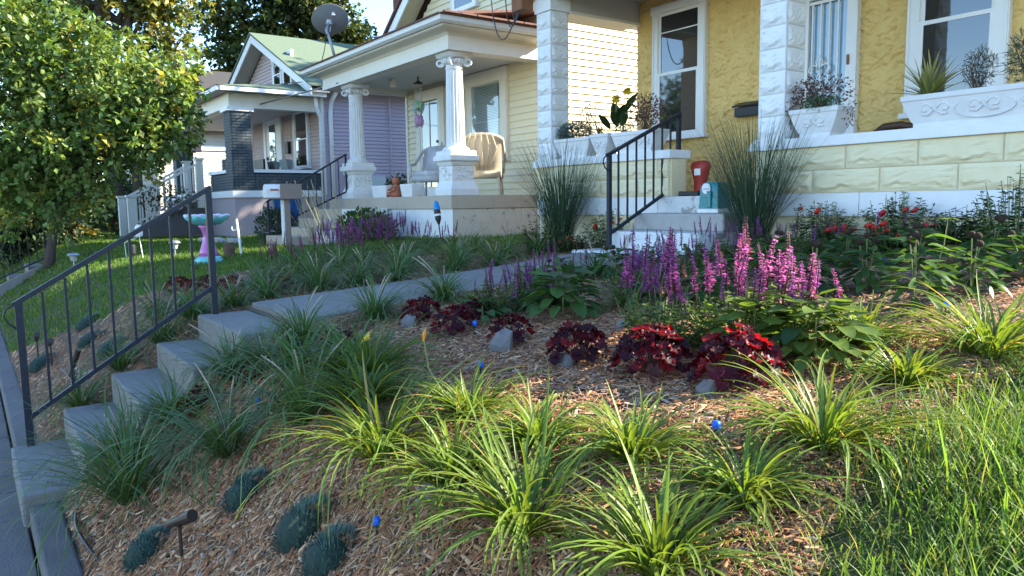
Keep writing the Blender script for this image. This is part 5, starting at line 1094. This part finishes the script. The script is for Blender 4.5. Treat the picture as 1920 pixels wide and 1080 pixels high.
t = pot_plant('reddish_fern', 'fern with reddish tips in the long right planter', -2.70,6.32); cloud(t, (-2.68,6.34,.97), .12,.10,.15, 700,.04,.006,(.10,.09,.045), fernm, 11, root=(-2.68,6.32,.78), twigs=20, amt=.4)
t = pot_plant('juniper', 'blue-green juniper at the right edge of the porch planter', -2.36,6.30); cloud(t, (-2.32,6.30,.98), .17,.12,.22, 1100,.06,.006,(.07,.12,.10), fernm, 12, root=(-2.32,6.30,.78), twigs=24)

# ================================================================== NEIGHBOUR'S YARD
def gp(x, y): return (x, y, gz(x,y))
mx_, my_ = -12.65, 4.45; mz = gz(mx_,my_)
t = thing('post_mailbox', 'white post mailbox with a weathered wooden side board', 'mailbox', (mx_,my_,mz)); pw2 = mat('weathered_wood', (.30,.24,.20), .85, (.19,.15,.13), 14, .4, stretch=(8,8,1.2)); MB().box(mx_-.05,mx_+.05,my_-.05,my_+.05,mz-.1,mz+.80).build('post', pw2, t); MB().box(mx_-.055,mx_+.055,my_-.075,my_-.052,mz-.1,mz+.79).build('post_board', white_worn, t)
MB().box(mx_-.20,mx_+.14,my_-.36,my_+.14,mz+.80,mz+.825).build('platform', pw2, t)
bxp = [(-.09,.0),(.09,.0),(.09,.13)]+[(.09*math.cos(a),.13+.09*math.sin(a)) for a in [PI*i/8 for i in range(1,8)]]+[(-.09,.13)]
MB().prism([(mx_-.03+u,mz+.826+v) for u,v in bxp], my_-.34, my_+.12, 'y').build('box', white, t); bx('board', pw2, t, mx_+.085,mx_+.115,my_-.12,my_+.24,mz+.80,mz+1.05); bx('flag', mat('red_flag', (.5,.04,.03), .5), t, mx_+.062,mx_+.072,my_-.28,my_-.14,mz+.94,mz+.965)
# birdbath
bxX, byY = -10.3, 2.57; bz_ = gz(bxX,byY); t = thing('birdbath', 'pink and teal scalloped birdbath on the neighbour lawn', 'birdbath', (bxX,byY,bz_))
pk, tl = mat('pink_glaze', (.60,.14,.34), .25, (.36,.12,.42), 9, .35, spec=.6), mat('teal_glaze', (.02,.36,.38), .25, (.25,.55,.55), 8, .3, spec=.6)
MB().lathe([(.17,-.02),(.175,.03),(.15,.07),(.12,.09)], 20, (bxX,byY,bz_), lambda a,i: 1+.06*math.cos(8*a)).build('base', tl, t, smooth=True); MB().lathe([(.13,.085),(.10,.16),(.065,.28),(.055,.36),(.08,.44),(.11,.48)], 20, (bxX,byY,bz_), lambda a,i: 1+.07*math.cos(8*a)).build('pedestal', pk, t, smooth=True)
bo = MB().lathe([(.06,.475),(.17,.50),(.245,.555),(.27,.60),(.255,.605),(.17,.54),(.03,.52)], 48, (bxX,byY,bz_), lambda a,i: 1+(.07 if i in (2,3,4) else .02)*math.cos(8*a)); bo.v = [(x,y,z+(.018*math.cos(8*math.atan2(y-byY,x-bxX)) if z > bz_+.56 else 0)) for x,y,z in bo.v]; bo.build('bowl', tl, t, smooth=True)
rm = MB()
for k in range(8):
    a = 2*PI*k/8; rm.tube([(bxX+.27*math.cos(a+d),byY+.27*math.sin(a+d),bz_+.607+.012*math.cos(8*d)) for d in (-.3,-.15,0,.15,.3)], .014, 6)
rm.build('rim', mat('pale_glaze', (.62,.68,.72), .25, (.66,.45,.58), 7, .3, spec=.6), t, smooth=True)
# stump pot with white hook, solar lamps, white stake, torch
x, y, z = gp(-10.99,3.02); t = thing('stump_pot', 'small wooden stump pot beside the birdbath', 'pot', (x,y,z)); MB().lathe([(.075,-.02),(.08,.12),(.07,.20),(.06,.20),(.05,.16)], 12, (x,y,z)).build('stump', mat('stump_bark', (.16,.10,.07), .9, (.08,.05,.035), 20, .4, bump=.6, bscale=60), t)
x, y, z = gp(-11.2,3.25); t = thing('white_hook', 'leaning white plant hook stuck in the neighbour lawn', 'hook', (x,y,z)); MB().tube([(x,y,z-.05),(x-.06,y-.03,z+.52)], .016, 8).build('pole', white, t); MB().tube([(x-.04,y-.02,z+.38),(x-.14,y-.06,z+.35),(x-.17,y-.07,z+.37),(x-.17,y-.07,z+.41)], .009, 6).build('arm', white, t)
for i,(px,py,l) in enumerate(((-13.14,1.32,'solar path lamp beside the neighbour curb under the leafy tree'),(-12.2,2.56,'solar path lamp on the lawn left of the birdbath'))):
    z = gz(px,py); t = thing('solar_lamp', l, 'lamp', (px,py,z), 'solar path lamps'); MB().tube([(px,py,z-.05),(px,py,z+.12)], .01, 6).build('stake', grey_metal, t); MB().lathe([(.035,.11),(.055,.19)], 8, (px,py,z)).build('lens', mat('lamp_lens', (.5,.52,.5), .2, trans=.3), t); MB().lathe([(.085,.19),(.09,.20),(.07,.225),(.03,.24)], 8, (px,py,z)).build('lamp_cap', mat('lamp_metal', (.35,.36,.37), .35, metal=.7), t)
x, y, z = gp(-12.6,2.15); t = thing('sign_frame', 'white wire sign frame standing crooked on the lawn', 'sign frame', (x,y,z)); MB().tube([(x+.05,y+.03,z-.05),(x,y,z+.32),(x-.30,y-.16,z+.22),(x-.28,y-.15,z-.04)], .006, 6).build('wire', white, t); MB().lathe([(.05,0),(.06,.03),(.05,.14),(.02,.18)], 8, (x-.02,y,z+.32)).build('clip', white_worn, t)
x, y, z = gp(-12.0,1.95); t = thing('lawn_spotlight', 'small black lawn light beside the crooked sign frame', 'lamp', (x,y,z)); MB().tube([(x,y,z-.03),(x,y,z+.10)], .012, 6).build('stake', black_plastic, t); MB().lathe([(.04,.10),(.045,.12),(.045,.22),(.03,.24)], 10, (x,y,z)).build('lamp_head', black_plastic, t)
x, y = -9.62,5.68; z = gz(x,y); t = thing('garden_torch', 'blue and black garden torch leaning before the cream house', 'torch', (x,y,z)); tp = Vector((x-.17,y+.02,z+.62)); b0 = Vector((x,y,z-.05))
def along(f_): return tuple(b0+(tp-b0)*f_)
MB().tube([along(0),along(.5)], .010, 8).build('stake', black_plastic, t); MB().tube([along(.48),along(.60),along(.80)], [.014,.045,.05], 10).build('fuel_cup', black_plastic, t); MB().tube([along(.66),along(.70)], .051, 10).build('band', white, t); MB().tube([along(.80),along(.84),along(.95),along(1)], [.05,.05,.035,.012], 10).build('shade', mat('torch_blue', (.01,.22,.55), .3), t)
# hydrangea and stalks by the cream steps
t = thing('hydrangea', 'rounded green bush at the foot of the cream house wall', 'bush', gp(-11.9,5.55)); z = gz(-11.9,5.55); cloud(t, (-11.9,5.55,z+.22), .75,.42,.32, 1300,.10,.05,(.06,.115,.035), folm, 31, root=(-11.9,5.55,z), twigs=20)
t = thing('allium_stalks', 'thin dry flower stalks leaning before the cream house steps', 'plant', gp(-12.2,5.0)); r2 = random.Random(4); z = gz(-12.2,5.0)
for k in range(26):
    x0, y0 = -12.2+r2.uniform(-.5,.5), 5.0+r2.uniform(-.25,.25); h = r2.uniform(.6,1.1); a = r2.uniform(.1,.55)
    MB().tube([(x0,y0,z),(x0-a*.35,y0-a*.3,z+h*.5),(x0-a*.9,y0-a*.6,z+h)], [.005,.004,.005 if k%5 else .009], 5).build('stalk', mat('dry_stalk', (.22,.19,.10), .8, (.40,.34,.18), 5, .3), t)
t = thing('blue_pot', 'bright blue pot behind the cream house step railing', 'pot', gp(-15.0,5.3)); z = gz(-15.0,5.3); MB().lathe([(.18,0),(.24,.20),(.28,.48),(.30,.50),(.30,.55),(.26,.55),(.24,.45)], 20, (-15.0,5.3,z+.40)).build('vessel', mat('blue_glaze', (.01,.12,.42), .3, spec=.6), t, smooth=True); MB().lathe([(.24,0),(.22,.40)], 14, (-15.0,5.3,z)).build('stand', concrete, t)
t = thing('dark_bush', 'dark green bush growing below the blue pot', 'bush', gp(-14.75,5.0)); z = gz(-14.75,5.0); cloud(t, (-14.8,5.0,z+.30), .45,.4,.38, 1100,.09,.035,(.03,.065,.022), shm, 32, root=(-14.8,5.0,z))
t = thing('side_bush', 'climbing dark shrub against the lavender side wall', 'bush', gp(-17.2,9.0)); z = gz(-17.2,9.0); cloud(t, (-17.2,9.0,z+.65), .75,.5,.75, 1700,.10,.06,(.04,.085,.025), shm, 33, root=(-17.2,9.0,z), twigs=16)
for k in range(6):
    x = -15.4-k*.42; y = 4.35+.10*math.sin(k*2); z = gz(x,y); o = MB().sqstack([(.19,.09,-.03),(.20,.10,.02),(.17,.085,.09),(.13,.06,.10)], (x,y,z)).build('edging_stone', mat('pale_edging', (.42,.41,.38), .9, (.32,.31,.29), 10, .4), bevel=.015); tag(o, '%s pale edging stone across the lavender house lawn, counted from the mailbox' % ('first','second','third','fourth','fifth','sixth')[k], 'stone', 'edging stones on the lavender lawn')
# next flight of steps down to the sidewalk, seen from the side
t = thing('lawn_steps', 'distant concrete lawn steps beside the leafy tree at the left edge', 'steps', (-16,.7,-1.5))
MB().add([(-15.9,-.05,-1.75),(-15.9,1.25,-1.75),(-15.9,1.25,-.98),(-15.9,1.1,-.98),(-15.9,-.05,-1.55),(-16.15,-.05,-1.75),(-16.15,1.25,-1.75),(-16.15,1.25,-.98),(-16.15,1.1,-.98),(-16.15,-.05,-1.55)], [(0,1,2,3,4),(9,8,7,6,5),(4,3,8,9),(3,2,7,8),(0,4,9,5),(1,6,7,2)]).build('cheek_wall', concrete, t)
for k in range(4): MB().box(-17.2,-16.151,.0+k*.3,1.25,-1.75,-1.55+k*.18).build('step', concrete, t)
bx('edge_slab', concrete, t, -15.85,-12.9,1.16,1.40,-1.12,-1.0); handrail('lawn_handrail', 'distant black handrail of the next lawn steps under the leafy tree', -16.03, .0,-1.56,-.62, 1.18,-.98,-.06, 8, -1.40,-.85, curl=False)

# ================================================================== TREES
bark = mat('tree_bark', (.085,.065,.05), .9, (.045,.035,.03), 18, .4, bump=.8, bscale=40, stretch=(1,1,.3))
def tree(name, label, base, trunk, lobes, n, ln, wd, cols, seed, m, limbs=True, shell=.42, dens=26, group=None, tr=.12):
    """trunk polyline, limbs to each lobe, crown of leaf sprays spread through the lobes"""
    rng = np.random.default_rng(seed); t = thing(name, label, 'tree', base, group); L = np.array(lobes); w = L[:,3]**2.2; w /= w.sum()
    tb = MB(); tb.tube(trunk, [tr*(1-.55*k/(len(trunk)-1)) for k in range(len(trunk))], 9); top = Vector(trunk[-1])
    for k, (lx,ly,lz,lr) in enumerate(lobes):
        s = Vector(trunk[max(1,len(trunk)-1-(k%2))]); e = Vector((lx,ly,lz)); md = (s+e)/2+Vector((rng.normal(0,.12),rng.normal(0,.12),.15))*lr; tb.tube([s,md,e], [tr*.42,tr*.28,tr*.10], 6)
        for q in range(3):
            e2 = e+Vector(rand_dirs(1,rng)[0])*lr*.75; tb.tube([e,(e+e2)/2+Vector((0,0,.1*lr)),e2], [tr*.12,tr*.08,tr*.03], 5, cap=False)
    tb.build('trunk', bark, t, smooth=True)
    ns = n//dens; k = rng.choice(len(L), ns, p=w); d = rand_dirs(ns,rng); q = rng.random(ns)**shell
    sc_ = L[k,:3]+d*(q*L[k,3])[:,None]*np.array([1,1,.9]); sdir = d*.8+rand_dirs(ns,rng)*.6+np.array([0,0,-.1]); sdir /= np.linalg.norm(sdir,axis=1,keepdims=True)
    si = np.repeat(np.arange(ns), dens); f = rng.uniform(-.5,.5,len(si)); sl = L[k,3][si]*.55
    P = sc_[si]+sdir[si]*(f*sl)[:,None]+rng.normal(0,1,(len(si),3))*(.11*sl)[:,None]; D = sdir[si]*.5+rand_dirs(len(si),rng)+np.array([0,0,-.25]); s = rng.uniform(.6,1.25,len(si))
    pal = np.array([c for c,_ in cols]); pw_ = np.array([p for _,p in cols]); pw_ = pw_/pw_.sum(); sc2 = pal[rng.choice(len(pal), ns, p=pw_)]
    c = np.clip(sc2[si]*(1+rng.normal(0,.22,(len(si),1)))*(1+rng.normal(0,.07,(len(si),3))),.004,1)
    V, F, cc = leaves(P, D, rand_dirs(len(si),rng)*.7+np.array([0,0,1.]), ln*s, wd*s, c, .12); link('crown', npmesh('crown', V, F, m, cc), t); return t
treem = mat('tree_leaf', (.1,.17,.03), .45, attr=True, transl=.38, tcol=(1.5,1.35,.45), spec=.4)
lob = [(-15.62,1.17,2.41,1.05),(-15.04,1.99,2.48,.88),(-14.46,2.7,2.02,.9),(-14.12,3.13,1.83,.62),(-14.2,3.2,2.37,.42),(-14.55,2.45,1.25,.8),(-15.2,1.52,1.22,1.05),(-15.72,.77,1.05,1.05),(-14.95,1.7,.45,.6),(-15.4,1.1,.3,.85),(-15.3,1.74,3.04,.55),(-15.89,.92,3.05,.75),(-14.24,2.87,1.28,.62),(-16.3,.3,1.8,1.1),(-16.2,2.2,2.0,1.2),(-15.9,2.3,1.5,.9),(-16.5,.4,.6,.9)]
tree('leafy_tree', 'bushy light green tree with sunlit leaves at the left of the picture', gp(-15.25,1.15), [gp(-15.25,1.15),(-15.3,1.2,-.7),(-15.35,1.3,-.2),(-15.3,1.5,.6)], lob, 30000, .12, .085, [((.15,.225,.06),5),((.20,.27,.08),3),((.09,.15,.04),4),((.30,.28,.06),.6)], 61, treem, tr=.10, dens=18)
lob = [(-36.64,2.4,8.3,1.9),(-35.49,3.91,7.85,1.6),(-34.98,4.86,9.3,1.9),(-33.91,6.17,8.4,1.7),(-33.12,7.14,7.6,1.4),(-32.9,7.39,6.3,1.0),(-33.4,6.67,5.9,1.1),(-36.13,3.35,10,2.2),(-34.18,5.55,7.1,.8),(-32.96,7.57,8.9,1.5),(-37.5,1.5,7,2.2),(-38,1.0,9.5,2.4),(-35,5,11,2.4),(-37,3,5.5,1.8)]
tree('tall_tree', 'tall tree with yellowing leaves rising behind the bushy light green tree', (-34.4,5.1,-1.2), [(-34.4,5.1,-1.2),(-34.4,5.1,2),(-34.42,5.11,6.3),(-34.5,5.0,8)], lob, 20000, .24, .17, [((.13,.16,.035),4),((.22,.20,.04),3),((.28,.22,.05),1),((.06,.085,.025),2)], 62, treem, tr=.38, dens=22)
tree('second_trunk_tree', 'slender dark trunk standing right of the tall yellowing tree', (-33.9,5.86,-1.2), [(-33.9,5.86,-1.2),(-33.9,5.86,3),(-33.85,5.9,6.5),(-33.7,6.0,8.6)], [(-33.6,6.3,9.4,1.5),(-33.2,6.6,8.2,1.0)], 3000, .24, .17, [((.20,.17,.035),3),((.10,.12,.03),2)], 66, treem, tr=.22, dens=22)
lob = [(-46.57,13.24,11.07,1.7),(-46.01,13.55,8.59,1.8),(-45.14,15.28,11.6,2.5),(-43.53,17.56,11.8,2.4),(-42.68,18.45,10.05,2.0),(-42.34,18.55,8.2,1.7),(-43.82,16.57,8.8,2.2),(-45.28,14.56,8.8,2.2),(-46.22,12.91,6.75,1.2),(-42.1,19.0,9.2,1.4),(-44.3,16.5,13,2.6),(-45.5,15,6.5,2.2)]
tree('maple_tree', 'large dark green maple behind the green shingle gable', (-45,15.5,-1), [(-45,15.5,-1),(-44.9,15.6,3),(-44.6,16,7)], lob, 24000, .32, .24, [((.045,.075,.022),4),((.08,.11,.025),3),((.17,.15,.035),1.6),((.025,.04,.015),2)], 63, treem, tr=.5, dens=20)
for i,(lobs, base, cols, lab, nn, ls) in enumerate((([(-20.16,1.28,-.07,1.0),(-19.7,1.9,-.32,.75),(-20.4,.86,-.54,.8),(-20.6,.3,.4,1.0),(-20.2,1.6,.9,.8),(-21,1.3,-.3,.9),(-20.0,2.2,.3,.5)], (-19.6,2.0), [((.025,.05,.02),4),((.05,.085,.025),2),((.22,.18,.05),.7)], 'dark evergreen shrub mass under the light green tree', 16000, .12),
   ([(-40.5,2.41,.6,2.1),(-38.64,4.89,.1,2.0),(-41.5,1,1.4,2.2),(-37.3,6.5,.3,1.5)], (-39.5,3.6), [((.03,.055,.02),4),((.06,.09,.03),2)], 'far dark hedge closing the street behind the trees', 9000, .28),
   ([(-29.0,2.2,.1,1.2),(-28.4,3.5,.0,1.0),(-29.5,.9,.2,1.1),(-27.6,4.3,-.2,.8)], (-28.6,2.6), [((.035,.065,.02),4),((.25,.20,.03),1.2)], 'yellow tipped shrub left of the white stair posts', 9000, .15))):
    tree('hedge_shrub', lab, gp(*base), [gp(*base), (base[0],base[1],gz(*base)+.3), (base[0],base[1],gz(*base)+.6)], lobs, nn, ls, ls*.6, cols, 70+i, treem, tr=.08, dens=20)
lob = [(-12.9,22.0,9.0,2.6),(-13.6,20.5,7.6,2.2),(-12.0,23.5,8.4,2.4),(-13.8,23,10.5,2.3),(-12.6,21,11,2.0),(-14.6,22,8.4,1.9),(-13,19.4,6.6,1.7),(-12,25,10,2.0)]  # crown of an unseen tree, added to keep the lavender side wall in shade
tree('shade_tree', 'unseen leafy tree added behind the cream house to shade the lavender wall', (-13,22.2,-.3), [(-13,22.2,-.3),(-13,22.2,3),(-13,22.2,6.5)], lob, 12000, .34, .26, [((.06,.10,.025),3),((.10,.13,.03),2)], 64, treem, tr=.35, dens=20)
lob = [(-36,-25,6.0,2.6),(-34.5,-26,7.4,2.2),(-37.5,-24,6.8,2.4),(-33,-27,5.2,2.2),(-39,-23,5.5,2.2),(-36,-26,4.0,2.4),(-31,-28,4.2,2.0),(-41,-22,4.5,2.2)]
tree('street_tree', 'leafy tree across the street, mirrored in the left porch window', (-36,-25,-1.8), [(-36,-25,-1.8),(-36,-25,1),(-36,-25,3.5)], lob, 7000, .38, .28, [((.07,.11,.03),3),((.12,.14,.03),2)], 65, treem, tr=.35, dens=20)
# vine on the white stair rail
t = thing('climbing_vine', 'thin climbing vine on the white stair balustrade', 'vine', (-22.2,4.4,-.7)); cloud(t, (-22.15,4.55,.25), .06,.75,.40, 420,.09,.055,(.07,.08,.03), folm, 44)
# overhead wires
for k, (pts, l) in enumerate((([(-14.3,6.2,2.40),(-20,6.4,2.62),(-26.06,5.76,3.05),(-39,1.7,4.0)],'black service cable running from the cream porch across the lavender house'),([(-19.7,7.4,3.2),(-23.1,6.45,3.30),(-24.1,5.08,3.50),(-27.0,1.2,4.06),(-30,-3,4.6)],'thin grey wire crossing in front of the light green tree'),([(-19.7,7.5,3.25),(-24,4.0,3.05),(-28,-1,3.2)],'lower thin wire crossing in front of the light green tree'))):
    tag(MB().tube(pts, .018 if k == 0 else .012, 5).build('overhead_wire', black_plastic), l, 'wire', 'overhead wires')
